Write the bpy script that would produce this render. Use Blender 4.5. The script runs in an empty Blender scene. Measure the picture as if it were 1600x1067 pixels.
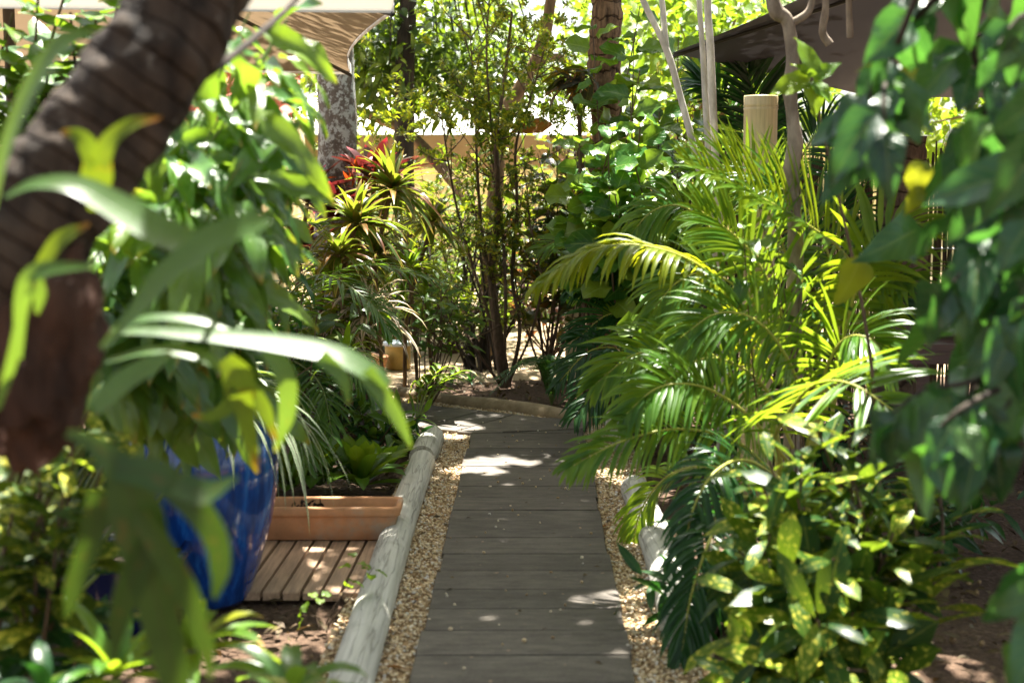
import bpy, math, random
import numpy as np
from mathutils import Vector, noise as mnoise
R = math.radians
C = bpy.context.scene.collection
sc = bpy.context.scene

# ------------------------------------------------------------------ camera geometry
F = 2222.0; H = 1.5; TH = math.atan((533.5-272)/F)
FWD = np.array([0, math.cos(TH), -math.sin(TH)]); UPV = np.array([0, math.sin(TH), math.cos(TH)]); RT = np.array([1., 0, 0])
CAM = np.array([0, 0, H])
def ray(px, py): return RT*(px-800)/F + UPV*(533.5-py)/F + FWD
def P(px, py, d):
    r = ray(px, py); return CAM + r*(d/r[1])
def G(px, py, z=0.0):
    r = ray(px, py); return CAM + r*((z-H)/r[2])
UP = np.array([0, 0, 1.])
def nrm(v):
    v = np.asarray(v, float); return v/np.maximum(np.linalg.norm(v, axis=-1, keepdims=True), 1e-9)
def rg(seed): return np.random.default_rng(seed)

# ------------------------------------------------------------------ mesh builder
class MB:
    def __init__(s): s.V = []; s.F = []; s.UV = []; s.n = 0
    def add(s, v, f, uv=None, mat=0):
        v = np.asarray(v, float).reshape(-1, 3); f = np.asarray(f, np.int64)
        s.V.append(v); s.F.append((f+s.n, mat))
        s.UV.append(np.zeros((len(v), 2)) if uv is None else np.asarray(uv, float).reshape(-1, 2)); s.n += len(v)
    def build(s, name, mats, parent=None, loc=None, smooth=True):
        if not isinstance(mats, (list, tuple)): mats = [mats]
        V = np.concatenate(s.V); UV = np.concatenate(s.UV)
        org = np.zeros(3)
        if parent is not None:
            p = parent
            while p is not None: org = org+np.array(p.location); p = p.parent
        elif loc is not None: org = np.asarray(loc, float)
        V = V-org
        me = bpy.data.meshes.new(name)
        lv = np.concatenate([f.ravel() for f, m in s.F]); tot = np.concatenate([np.full(len(f), f.shape[1]) for f, m in s.F])
        mi = np.concatenate([np.full(len(f), m) for f, m in s.F]); st = np.concatenate([[0], np.cumsum(tot)[:-1]])
        me.vertices.add(len(V)); me.vertices.foreach_set('co', V.astype(np.float32).ravel())
        me.loops.add(len(lv)); me.loops.foreach_set('vertex_index', lv.astype(np.int32))
        me.polygons.add(len(tot)); me.polygons.foreach_set('loop_start', st.astype(np.int32)); me.polygons.foreach_set('loop_total', tot.astype(np.int32))
        me.polygons.foreach_set('material_index', mi.astype(np.int32))
        me.polygons.foreach_set('use_smooth', np.full(len(tot), bool(smooth)))
        ul = me.uv_layers.new(name='UVMap'); ul.data.foreach_set('uv', UV[lv].astype(np.float32).ravel())
        me.update(calc_edges=True); me.validate()
        for m in mats: me.materials.append(m)
        o = bpy.data.objects.new(name, me); C.objects.link(o)
        if parent is not None: o.parent = parent
        elif loc is not None: o.location = [float(x) for x in org]
        return o
def tag(o, label=None, cat=None, group=None, kind=None):
    if label: o['label'] = label
    if cat: o['category'] = cat
    if group: o['group'] = group
    if kind: o['kind'] = kind
    return o
def thing(name, label, cat, loc, group=None):
    o = bpy.data.objects.new(name, None); C.objects.link(o); o.location = [float(x) for x in loc]; o.empty_display_size = .1
    return tag(o, label, cat, group)

def quads(nr, nc, wrap=False):
    c = nc if wrap else nc-1
    i = np.arange(nr-1)[:, None]; j = np.arange(c)[None, :]; j2 = (j+1) % nc
    return np.stack(np.broadcast_arrays(i*nc+j, i*nc+j2, (i+1)*nc+j2, (i+1)*nc+j), -1).reshape(-1, 4)
def spline(pts, n):
    p = np.asarray(pts, float); m = len(p)
    if m == 2: return p[0]+(p[1]-p[0])*np.linspace(0, 1, n)[:, None]
    q = np.vstack([2*p[0]-p[1], p, 2*p[-1]-p[-2]]); t = np.linspace(0, m-1-1e-9, n); i = t.astype(int); u = (t-i)[:, None]
    a, b, c, d = q[i], q[i+1], q[i+2], q[i+3]
    return .5*((2*b)+(c-a)*u+(2*a-5*b+4*c-d)*u*u+(3*b-a-3*c+d)*u**3)
def tube(mb, pts, rad, n=10, k=None, mat=0, bump=0, bs=8., rings=0, ramp=0, cap=False, seed=0, raw=False):
    c = np.asarray(pts, float) if raw else spline(pts, k or max(6, 5*len(pts)))
    m = len(c); r = np.interp(np.linspace(0, 1, m), np.linspace(0, 1, len(np.atleast_1d(rad))), np.atleast_1d(rad)) if np.ndim(rad) else np.full(m, rad)
    t = nrm(np.gradient(c, axis=0)); a = np.cross(t[0], [0, 0, 1.])
    if np.linalg.norm(a) < .1: a = np.cross(t[0], [1., 0, 0])
    a = nrm(a); ang = np.linspace(0, 2*math.pi, n, endpoint=False); V = []; L = np.concatenate([[0], np.cumsum(np.linalg.norm(np.diff(c, axis=0), axis=1))])
    for i in range(m):
        a = nrm(a-t[i]*np.dot(a, t[i])); b = np.cross(t[i], a)
        rr = np.full(n, r[i])
        if rings: rr = rr*(1+ramp*(((L[i]*rings) % 1)-.5))
        o = np.cos(ang)[:, None]*a+np.sin(ang)[:, None]*b
        if bump:
            rr = rr+np.array([bump*mnoise.noise(Vector((c[i]+o[j]*r[i])*bs+seed)) for j in range(n)])
        V.append(c[i]+o*rr[:, None])
    uv = np.stack([np.tile(np.arange(n)/n, m), np.repeat(L, n)], -1)
    mb.add(np.array(V), quads(m, n, True), uv, mat)
    if cap:
        for e, ci in ((0, 0), (m-1, m-1)):
            ring = V[ci]; cc = ring.mean(0)
            v = np.vstack([ring, ring*.45+cc*.55, [cc]]); f4 = quads(2, n, True)
            mb.add(v, f4, None, mat); mb.add(v, [[n+j, n+(j+1) % n, 2*n] for j in range(n)], None, mat)
def box(mb, lo, hi, mat=0, M=None):
    x0, y0, z0 = lo; x1, y1, z1 = hi
    v = np.array([[x0,y0,z0],[x1,y0,z0],[x1,y1,z0],[x0,y1,z0],[x0,y0,z1],[x1,y0,z1],[x1,y1,z1],[x0,y1,z1]], float)
    if M is not None: v = M(v)
    mb.add(v, [[0,3,2,1],[4,5,6,7],[0,1,5,4],[1,2,6,5],[2,3,7,6],[3,0,4,7]], None, mat)
def prism(mb, poly, z0, z1, mat=0, bev=.0025):
    p = np.asarray(poly, float); n = len(p); c = p.mean(0)
    if (np.roll(p, -1, 0)[:, 0]*p[:, 1]-p[:, 0]*np.roll(p, -1, 0)[:, 1]).sum() > 0: p = p[::-1]
    q = p+(c-p)/np.maximum(np.linalg.norm(c-p, axis=1, keepdims=True), 1e-6)*bev*1.4
    z = lambda a, h: np.column_stack([a, np.full(n, h)])
    v = np.vstack([z(p, z0), z(p, z1-bev), z(q, z1)])
    mb.add(v, quads(3, n, True), None, mat); mb.add(v, [list(range(2*n, 3*n))], None, mat)
def lathe(mb, c, prof, n=48, mat=0):
    a = np.linspace(0, 2*math.pi, n, endpoint=False); pr = np.asarray(prof, float); m = len(pr)
    v = np.stack([c[0]+pr[:, :1]*np.cos(a), c[1]+pr[:, :1]*np.sin(a), c[2]+np.broadcast_to(pr[:, 1:2], (m, n))], -1)
    uv = np.stack([np.tile(np.arange(n)/n, m), np.repeat(np.arange(m)/m, n)], -1)
    mb.add(v, quads(m, n, True), uv, mat)

# ------------------------------------------------------------------ leaves
def wprof(t, a, b):
    w = np.maximum(t, 1e-4)**a*np.maximum(1-t, 1e-4)**b; tm = a/(a+b); return w/(tm**a*(1-tm)**b)
def leaf_t(nl=4, a=.7, b=.7, asp=.4, fold=.3, curl=.25, wave=0., nw=2, ph=0., twist=0.):
    t = np.linspace(0, 1, nl+1); u = np.linspace(-1, 1, nw+1); w = np.maximum(wprof(t, a, b), .03)
    T, U = np.meshgrid(t, u, indexing='ij'); x = U*asp*.5*w[:, None]
    z = fold*np.abs(x)-curl*T**2+wave*np.sin(T*11+ph+U*1.5)*np.abs(U)*asp*.5
    x, z = x*np.cos(twist*T)-z*np.sin(twist*T)*.3, z+x*np.sin(twist*T)
    return np.stack([x, T, z], -1).reshape(-1, 3), quads(nl+1, nw+1), np.stack([(U+1)/2, T], -1).reshape(-1, 2)
def leaf_set(n, seed, **k):
    r = rg(seed); out = []
    for i in range(n):
        q = dict(k); q['fold'] = k.get('fold', .3)*r.uniform(.3, 1.6); q['curl'] = k.get('curl', .25)*r.uniform(.2, 1.9)
        q['ph'] = r.uniform(0, 6); q['twist'] = r.normal(0, .35); q['asp'] = k.get('asp', .4)*r.uniform(.85, 1.15); out.append(leaf_t(**q))
    return out
def place(mb, TS, pos, D, N, S, mat=0, seed=0):
    pos = np.asarray(pos, float).reshape(-1, 3); n = len(pos)
    if n == 0: return
    D = nrm(np.broadcast_to(D, (n, 3))); N = np.broadcast_to(N, (n, 3)); S = np.broadcast_to(np.asarray(S, float), (n,))
    X = nrm(np.cross(D, N)); Z = np.cross(X, D); which = rg(seed+7).integers(0, len(TS), n)
    for i, (v, f, uv) in enumerate(TS):
        s = np.where(which == i)[0]
        if len(s) == 0: continue
        W = pos[s][:, None]+S[s][:, None, None]*(v[None, :, :1]*X[s][:, None]+v[None, :, 1:2]*D[s][:, None]+v[None, :, 2:]*Z[s][:, None])
        ff = (f[None]+(np.arange(len(s))*len(v))[:, None, None]).reshape(-1, 4)
        mb.add(W, ff, np.tile(uv, (len(s), 1)), mat)
def ribbons(mb, Cn, N, W, fold=.25, mat=0, prof=(.4, .8)):
    """Cn (n,k,3) centre lines, N (n,3) or (n,k,3) face normals, W (n,) widths or (n,k)"""
    n, k, _ = Cn.shape; T = nrm(np.gradient(Cn, axis=1)); N = np.asarray(N, float)
    if N.ndim == 2: N = np.broadcast_to(N[:, None], (n, k, 3))
    S = nrm(np.cross(T, N)); Z = np.cross(S, T); t = np.linspace(0, 1, k); W = np.asarray(W, float)
    w = (W[:, None]*np.maximum(wprof(t, *prof), .03) if W.ndim == 1 else W)*.5
    A = Cn-S*w[..., None]+Z*(fold*w)[..., None]; B = Cn+S*w[..., None]+Z*(fold*w)[..., None]
    V = np.stack([A, Cn, B], 2).reshape(-1, 3); q = quads(k, 3)
    ff = (q[None]+(np.arange(n)*3*k)[:, None, None]).reshape(-1, 4)
    uv = np.stack(np.broadcast_arrays(np.array([0, .5, 1])[None, :], t[:, None]), -1).reshape(-1, 2)
    mb.add(V, ff, np.tile(uv, (n, 1)), mat)
def straps(mb, pos, D, L, W, droop, N=None, k=7, fold=.3, mat=0, prof=(.4, .8)):
    pos = np.asarray(pos, float).reshape(-1, 3); n = len(pos); D = nrm(np.broadcast_to(D, (n, 3))).copy()
    L = np.broadcast_to(np.asarray(L, float), (n,)); droop = np.broadcast_to(np.asarray(droop, float), (n,)); W = np.broadcast_to(np.asarray(W, float), (n,))
    N0 = np.broadcast_to(UP if N is None else N, (n, 3)); N0 = N0+np.array([.01, -.013, 0])
    Cn = np.zeros((n, k, 3)); Cn[:, 0] = pos; d = D
    for i in range(1, k):
        d = nrm(d+np.array([0, 0, -1.])*(droop/(k-1))[:, None]*(.5+i/(k-1))); Cn[:, i] = Cn[:, i-1]+d*(L/(k-1))[:, None]
    ribbons(mb, Cn, N0, W, fold, mat, prof)
def rosette(mb, c, n, L, W, droop=1.2, el=(.1, 1.3), seed=0, mat=0, fold=.35, prof=(.4, .8), tilt=(0, 0), k=7):
    r = rg(seed); i = np.arange(n); az = i*2.39996+r.normal(0, .2, n); e = el[0]+(el[1]-el[0])*(i+.5)/n+r.normal(0, .1, n)
    D = np.stack([np.cos(az)*np.cos(e)+tilt[0], np.sin(az)*np.cos(e)+tilt[1], np.sin(e)], -1)
    straps(mb, np.asarray(c)+D*.01, D, L*r.uniform(.75, 1.1, n)*(1-.35*(i/n)), W*r.uniform(.8, 1.15, n), droop*r.uniform(.6, 1.3, n), None, k, fold, mat, prof)
def frond(mb, pts, n=44, L=.3, W=.02, droop=.9, a0=75, a1=25, lift=.25, up=UP, rr=(.008, .002), seed=0, t0=.1, mr=0, ml=1, k=6, shape=.75, side=(-1, 1), fold=.35):
    r = rg(seed); c = spline(pts, 40); tube(mb, c, rr, 6, mat=mr, raw=True); T = nrm(np.gradient(c, axis=0))
    for s in side:
        t = np.linspace(t0, .995, n)+r.normal(0, .004, n); t = np.clip(t, 0, 1); x = t*39
        p = np.stack([np.interp(x, np.arange(40), c[:, j]) for j in range(3)], -1); tt = nrm(np.stack([np.interp(x, np.arange(40), T[:, j]) for j in range(3)], -1))
        sd = nrm(np.cross(tt, np.broadcast_to(up, tt.shape)+.01)); nn = np.cross(sd, tt)
        ang = np.radians(a0+(a1-a0)*t+r.normal(0, 5, n)); D = tt*np.cos(ang)[:, None]+s*sd*np.sin(ang)[:, None]+nn*(lift+r.normal(0, .07, n))[:, None]
        u = (t-t0)/(1-t0); ln = L*(np.sin(np.pi*(.1+.82*u))**shape)*r.uniform(.9, 1.08, n)
        straps(mb, p, D, ln, W*r.uniform(.85, 1.1, n), droop*r.uniform(.6, 1.4, n), nn+D*.2, k, fold, ml, (.35, .7))
def ellip(r, n, c, rad, shell=.0):
    v = nrm(r.normal(size=(n, 3))); q = (shell+(1-shell)*r.random(n))**(1/3.); return np.asarray(c)+v*q[:, None]*np.asarray(rad)
SUN = nrm(np.array([.08, .38, .92]))
BEAM_GAPS = [(P(1400, 150, 2.75), .16), (P(1460, 650, 2.6), .2), (P(1550, 330, 2.7), .18), (P(350, 930, 2.9), .2), (P(330, 330, 3.4), .3), (P(1230, 420, 5.3), .3), ((-.2, 7.0, 0), .22), ((-.04, 7.08, 0), .2), (G(668, 715), .1), (P(940, 388, 5.2), .1), (P(1060, 395, 5.25), .25), (P(1180, 300, 5.3), .5), (P(1320, 420, 5.3), .3), (P(1300, 610, 4.4), .32), (P(470, 290, 3.6), .3), (P(400, 130, 3.5), .3), (P(1270, 660, 3.8), .3), (P(1180, 740, 3.8), .15),
        (P(300, 530, 2.46), .3), (P(430, 545, 2.46), .3), (P(560, 580, 2.46), .32), (P(625, 660, 2.46), .22), (P(376, 620, 2.42), .22), (P(470, 610, 4.9), .3), (P(330, 380, 2.1), .25), (P(1000, 210, 7.9), .38), (P(930, 290, 7.9), .2), (P(600, 310, 8.9), .4), (P(560, 345, 8.5), .35), (P(1040, 480, 7.2), .3), (P(430, 220, 3.6), .35), (P(680, 590, 8.2), .3), (P(1180, 220, 6.2), .3), (P(1100, 100, 6.5), .3), (P(380, 640, 2.2), .12), (P(240, 690, 2.9), .12), (P(560, 720, 6.), .25)]  # holes cut through the tree crowns so sun beams reach these spots
def lit(pos):
    k = np.ones(len(pos), bool)
    for g, rr in BEAM_GAPS:
        v = pos-np.asarray(g); a = v@SUN; d = np.linalg.norm(v-a[:, None]*SUN, axis=1); k &= ~((d < rr) & (a > .6))
    return k
def crown(mb, c, rad, nclump, per, cs, TS, S, seed, mat=0, down=.3, clumps=None):
    r = rg(seed); K = ellip(r, nclump, c, rad, .2) if clumps is None else np.asarray(clumps, float); n = len(K)*per
    off = r.normal(size=(n, 3))*cs*np.array([1, 1, .6]); pos = np.repeat(K, per, 0)+off
    D = nrm(off+r.normal(0, cs*.7, (n, 3))+np.array([0, 0, -down*cs])); N = nrm(np.array([0, 0, 1.])+r.normal(0, .55, (n, 3))); q = lit(pos)
    place(mb, TS, pos[q], D[q], N[q], S*r.uniform(.6, 1.2, n)[q], mat, seed); return K
def bush(base, tips, TS, S, m=16, t0=.35, r0=.012, seed=0, el=.5, bend=.15, smb=None, lmb=None, petiole=.03, droop=.2, lmat=0, mids=None, facing=None, nb=5, face=0.):
    r = rg(seed); smb = smb or MB(); lmb = lmb or MB()
    for q, tip in enumerate(tips):
        tip = np.asarray(tip, float); b = np.asarray(base, float)+np.array([*r.normal(0, r0*2, 2), 0])
        mid = b*.55+tip*.45+np.array([*r.normal(0, bend, 2), bend*.6]) if mids is None else np.asarray(mids[q])
        c = spline([b, mid, tip], 24); tube(smb, c, (r0, r0*.3), nb, raw=True)
        t = t0+(1-t0)*(np.arange(m)+r.random(m)*.6)/m; t = np.clip(t, 0, 1)
        p = np.stack([np.interp(t*23, np.arange(24), c[:, j]) for j in range(3)], -1); tan = nrm(c[-1]-c[-6])
        a = np.arange(m)*2.39996+r.uniform(0, 6); s1 = nrm(np.cross(tan, [.3, 1, .2])); s2 = np.cross(tan, s1)
        e = el+.6*(t-t0)/(1-t0)*(1-el); D = (np.cos(a)[:, None]*s1+np.sin(a)[:, None]*s2)*np.cos(e)[:, None]+tan*np.sin(e)[:, None]+np.array([0, 0, -droop])
        if facing is not None: D = D+np.asarray(facing)*.4
        D = nrm(D); N = nrm(tan*.8*(1-face*.7)+UP*.6+np.array([0, -1.3, 0])*face+r.normal(0, .25+.15*face, (m, 3)))
        place(lmb, TS, p+D*petiole, D, N, S*r.uniform(.65, 1.15, m)*(1-.3*np.clip((t-.85)/.15, 0, 1)), lmat, seed+q)
    return smb, lmb

# ------------------------------------------------------------------ materials
class NT:
    def __init__(s, name):
        s.m = bpy.data.materials.new(name); s.m.use_nodes = True; s.t = s.m.node_tree; s.t.nodes.clear(); s.out = s.n('ShaderNodeOutputMaterial')
    def n(s, ty, ins=None, **k):
        x = s.t.nodes.new(ty)
        for a, b in k.items(): setattr(x, a, b)
        for a, b in (ins or {}).items(): s.set(x, a, b)
        return x
    def set(s, x, a, b):
        if isinstance(b, tuple) and len(b) == 2 and hasattr(b[0], 'outputs'): s.t.links.new(b[0].outputs[b[1]], x.inputs[a])
        elif hasattr(b, 'outputs'): s.t.links.new(b.outputs[0], x.inputs[a])
        else: x.inputs[a].default_value = b
    def math(s, op, a, b=0., c=0.): return s.n('ShaderNodeMath', {0: a, 1: b, 2: c}, operation=op)
    def mix(s, f, a, b, mode='MIX'):
        x = s.n('ShaderNodeMix', data_type='RGBA', blend_type=mode); s.set(x, 0, f); s.set(x, 6, a); s.set(x, 7, b); return (x, 2)
    def ramp(s, f, stops, interp='LINEAR'):
        x = s.n('ShaderNodeValToRGB', {0: f}); e = x.color_ramp; e.interpolation = interp
        while len(e.elements) < len(stops): e.elements.new(.5)
        for i, (p, c) in enumerate(stops): e.elements[i].position = p; e.elements[i].color = (*c, 1)
        return x
    def ss(s, x, lo, hi): return s.n('ShaderNodeMapRange', {0: x, 1: lo, 2: hi, 3: 0., 4: 1.}, interpolation_type='SMOOTHSTEP')
    def noise(s, vec, sc_, det=4., rough=.55):
        x = s.n('ShaderNodeTexNoise', {'Scale': sc_, 'Detail': det, 'Roughness': rough}); s.set(x, 'Vector', vec); return x
    def bsdf(s, col, rough=.6, spec=.4, normal=None, **k):
        b = s.n('ShaderNodeBsdfPrincipled', {'Base Color': col, 'Roughness': rough, 'Specular IOR Level': spec})
        if normal is not None: s.set(b, 'Normal', normal)
        for a, v in k.items(): s.set(b, a.replace('_', ' '), v)
        return b
    def bump(s, h, strength=.3, dist=.01): return s.n('ShaderNodeBump', {'Height': h, 'Strength': strength, 'Distance': dist})
    def done(s, sh): s.t.links.new(sh.outputs[0], s.out.inputs[0]); return s.m
def c4(c): return (*c, 1.)
def leaf_mat(name, cols, trans=.42, rough=.4, rib=(.16, .22, .05), ribw=.035, ribs=.5, veins=9., tip=None, spots=None, tcol=(.42, .62, .02), tmix=.45, spec=.32, edge=None, stripe=None):
    m = NT(name); geo = m.n('ShaderNodeNewGeometry'); rnd = (geo, 'Random Per Island'); uv = m.n('ShaderNodeUVMap'); sx = m.n('ShaderNodeSeparateXYZ', {0: uv})
    cols = [tuple(x*.72 for x in c) for c in cols]; tcol = tuple(x*.85 for x in tcol); k = len(cols); base = (m.ramp(rnd, [((i+.5)/k, c) for i, c in enumerate(cols)]), 0)
    tc = m.n('ShaderNodeTexCoord'); nz = m.noise((tc, 'Object'), 14., 3.); base = m.mix(.55, base, (m.ramp((nz, 0), [(.3, (.3, .36, .26)), (.7, (1, 1, 1))]), 0), 'MULTIPLY')
    du = m.math('ABSOLUTE', m.math('SUBTRACT', (sx, 0), .5))
    if stripe: base = m.mix(m.ss(du, stripe[1], stripe[1]+.06), base, c4(stripe[0]))
    if spots:
        off = m.n('ShaderNodeCombineXYZ', {0: m.math('MULTIPLY', rnd, 90.), 1: m.math('MULTIPLY', rnd, 37.)})
        sv = m.n('ShaderNodeVectorMath', {0: m.n('ShaderNodeVectorMath', {0: uv, 1: (spots[1]*.45, spots[1], 1)}, operation='MULTIPLY'), 1: off})
        sn = m.noise(sv, 1., 2.); base = m.mix(m.ss(m.math('ADD', (sn, 0), m.math('MULTIPLY', m.math('SUBTRACT', rnd, .5), spots[3])), spots[2], spots[2]+.06), base, c4(spots[0]))
    rm = m.math('MULTIPLY', m.math('SUBTRACT', 1., m.ss(du, ribw*.4, ribw)), ribs); base = m.mix(rm, base, c4(rib))
    vn = m.math('SINE', m.math('MULTIPLY', m.math('SUBTRACT', (sx, 1), m.math('MULTIPLY', du, .7)), veins*6.283))
    vm = m.ss(vn, .75, 1.); base = m.mix(m.math('MULTIPLY', vm, ribs*.35), base, c4(rib))
    if edge: base = m.mix(m.ss(du, .38, .5), base, c4(edge))
    if tip: base = m.mix(m.ss(m.math('ADD', (sx, 1), m.math('MULTIPLY', m.math('SUBTRACT', (nz, 0), .5), .25)), tip[1], tip[2]), base, c4(tip[0]))
    bp = m.bump(m.math('ADD', m.math('MULTIPLY', vm, -.5), m.math('ADD', (nz, 0), m.math('MULTIPLY', rm, -1.))), .35, .004)
    b = m.bsdf(base, rough, spec, bp)
    tr = m.n('ShaderNodeBsdfTranslucent', {'Color': m.mix(tmix, base, c4(tcol))})
    mx = m.n('ShaderNodeMixShader', {0: trans}); m.t.links.new(b.outputs[0], mx.inputs[1]); m.t.links.new(tr.outputs[0], mx.inputs[2]); return m.done(mx)
def bark_mat(name, c1, c2, sc_=18., zs=.35, bump=.6, rings=0, lichen=None, rough=.9, rk_=.75):
    m = NT(name); tc = m.n('ShaderNodeTexCoord'); mp = m.n('ShaderNodeMapping', {0: (tc, 'Object'), 3: (1, 1, zs)}); nz = m.noise(mp, sc_, 8., .65)
    n2 = m.noise((tc, 'Object'), sc_*.22, 3.); col = (m.ramp((nz, 0), [(.3, c1), (.68, c2)]), 0); col = m.mix(.6, col, (m.ramp((n2, 0), [(.3, (.45, .42, .4)), (.65, (1.1, 1.1, 1.05))]), 0), 'MULTIPLY')
    h = (nz, 0)
    if rings:
        uv = m.n('ShaderNodeUVMap'); sx = m.n('ShaderNodeSeparateXYZ', {0: uv}); w = m.math('FRACT', m.math('MULTIPLY', m.math('ADD', (sx, 1), m.math('MULTIPLY', (n2, 0), 1.3/rings)), rings))
        rk = m.ss(w, .0, .16); h = m.math('ADD', m.math('MULTIPLY', rk, .8), (nz, 0)); col = m.mix(m.math('MULTIPLY', m.math('SUBTRACT', 1., rk), rk_), col, c4(tuple(x*.35 for x in c1)))
    if lichen:
        ln = m.noise((tc, 'Object'), 16., 6., .7); l2 = m.noise((tc, 'Object'), 55., 3.)
        f = m.ss(m.math('ADD', (ln, 0), m.math('MULTIPLY', m.math('SUBTRACT', (l2, 0), .5), .35)), lichen[1], lichen[1]+.12); col = m.mix(f, col, c4(lichen[0]))
    return m.done(m.bsdf(col, rough, .25, m.bump(h, bump, .02)))
def plain(name, col, rough=.6, var=.25, sc_=20., bump=.1, spec=.4, stretch=(1, 1, 1), dist=.005, dirt=None, **k):
    m = NT(name); tc = m.n('ShaderNodeTexCoord'); mp = m.n('ShaderNodeMapping', {0: (tc, 'Object'), 3: stretch}); nz = m.noise(mp, sc_, 6., .6)
    lo = tuple(x*(1-var) for x in col); hi = tuple(min(1, x*(1+var)) for x in col); cc = (m.ramp((nz, 0), [(.3, lo), (.7, hi)]), 0)
    if dirt:
        d = m.noise((tc, 'Object'), dirt[1], 5., .65); cc = m.mix(m.ss((d, 0), dirt[2], dirt[2]+.2), cc, c4(dirt[0]))
    return m.done(m.bsdf(cc, rough, spec, m.bump((nz, 0), bump, dist), **k))
def cloth_mat(name, col, tcol, tr=.25):
    m = NT(name); tc = m.n('ShaderNodeTexCoord'); nz = m.noise((tc, 'Object'), 2.5, 5.); w = m.noise((tc, 'Object'), 260., 1.)
    cc = (m.ramp((nz, 0), [(.3, tuple(x*.85 for x in col)), (.7, col)]), 0); b = m.bsdf(cc, .85, .15, m.bump((w, 0), .25, .001))
    t = m.n('ShaderNodeBsdfTranslucent', {'Color': c4(tcol)}); mx = m.n('ShaderNodeMixShader', {0: tr}); m.t.links.new(b.outputs[0], mx.inputs[1]); m.t.links.new(t.outputs[0], mx.inputs[2]); return m.done(mx)

M = {}
#LEAVES
M['vine'] = leaf_mat('dark_vine_leaf', [(.016, .08, .03), (.024, .105, .036), (.035, .135, .036), (.1, .22, .03)], .34, .34, tcol=(.16, .46, .04), tmix=.5, spec=.5, veins=6., ribs=.55)
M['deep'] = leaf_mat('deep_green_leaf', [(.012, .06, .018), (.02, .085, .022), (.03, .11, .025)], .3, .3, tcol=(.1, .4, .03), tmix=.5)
M['bright'] = leaf_mat('bright_green_leaf', [(.04, .15, .02), (.07, .2, .022), (.1, .24, .025), (.16, .28, .03)], .42, .33, tip=((.3, .2, .03), .9, 1.02))
M['gloss'] = leaf_mat('glossy_long_leaf', [(.06, .2, .035), (.095, .25, .04), (.13, .29, .04), (.2, .33, .035)], .42, .3, spec=.6, tip=((.35, .22, .03), .92, 1.03), veins=7., ribs=.35)
M['lime'] = leaf_mat('lime_leaf', [(.09, .2, .015), (.15, .27, .018), (.22, .32, .02)], .5, .4)
M['back'] = leaf_mat('sunny_tree_leaf', [(.045, .13, .015), (.09, .19, .018), (.16, .25, .02), (.24, .3, .02)], .55, .45, tcol=(.5, .7, .02), tmix=.55)
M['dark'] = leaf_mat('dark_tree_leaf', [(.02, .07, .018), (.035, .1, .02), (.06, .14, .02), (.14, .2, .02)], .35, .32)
M['dot'] = leaf_mat('golden_shrub_leaf', [(.04, .1, .012), (.09, .16, .014), (.24, .26, .012), (.4, .34, .015)], .42, .36, spots=((.5, .42, .02), 7, .56, .3))
M['croton'] = leaf_mat('spotted_croton_leaf', [(.015, .065, .018), (.02, .08, .02), (.05, .13, .02), (.16, .26, .015)], .3, .3, spots=((.5, .46, .06), 10, .6, .14), rib=(.3, .3, .05), ribs=.4, ribw=.045, spec=.12)
M['palm'] = leaf_mat('areca_leaf', [(.075, .22, .025), (.11, .27, .03), (.17, .33, .03)], .5, .33, veins=0., ribs=.35, rib=(.2, .3, .04), tcol=(.48, .64, .02), tmix=.6)
M['gpalm'] = leaf_mat('golden_areca_leaf', [(.2, .3, .015), (.28, .36, .018), (.34, .4, .02)], .52, .34, veins=0., ribs=.35, rib=(.45, .45, .05), tcol=(.66, .68, .015), tmix=.6)
M['ypalm'] = leaf_mat('yellow_areca_leaf', [(.1, .24, .015), (.15, .29, .016), (.21, .33, .02)], .5, .38, veins=0., ribs=.35, rib=(.35, .4, .05), tcol=(.55, .66, .015), tmix=.55)
M['mpalm'] = leaf_mat('feather_palm_leaf', [(.06, .18, .022), (.09, .23, .025), (.13, .28, .03)], .46, .33, veins=0., ribs=.3, tcol=(.3, .5, .02))
M['dpalm'] = leaf_mat('dark_palm_leaf', [(.015, .07, .02), (.022, .09, .022), (.035, .12, .025)], .3, .32, veins=0., ribs=.3, tcol=(.12, .4, .03))
M['round'] = leaf_mat('round_leaf', [(.045, .18, .03), (.06, .22, .03), (.09, .26, .03), (.26, .36, .025)], .42, .3, rib=(.2, .3, .06), veins=6., ribs=.75)
M['stag'] = leaf_mat('staghorn_frond_green', [(.07, .17, .04), (.09, .2, .05), (.1, .22, .04)], .46, .36, spec=.45, spots=((.15, .14, .03), 9, .68, .0), tip=((.28, .2, .04), .93, 1.02), veins=0., ribs=.25, rib=(.14, .24, .05))
M['stagy'] = leaf_mat('staghorn_frond_yellow', [(.15, .25, .015), (.22, .3, .015)], .5, .45, veins=0., ribs=.2, tip=((.3, .1, .01), .7, .95), tcol=(.32, .42, .01), spots=((.2, .12, .01), 9, .66, .0))
M['stago'] = leaf_mat('staghorn_frond_olive', [(.045, .1, .012), (.07, .135, .014)], .3, .42, veins=0., ribs=.6, rib=(.05, .04, .015), tcol=(.09, .15, .006), spots=((.08, .07, .01), 6, .62, .0))
M['brom'] = leaf_mat('maroon_bromeliad_leaf', [(.07, .014, .02), (.1, .02, .025), (.06, .04, .02)], .26, .28, veins=0., ribs=.2, rib=(.1, .03, .03), tcol=(.3, .03, .02), tip=((.5, .03, .05), .88, .98))
M['red'] = leaf_mat('scarlet_bract', [(.36, .04, .012), (.4, .08, .01), (.22, .025, .012)], .35, .4, tcol=(.7, .1, .01), veins=0.)
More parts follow.
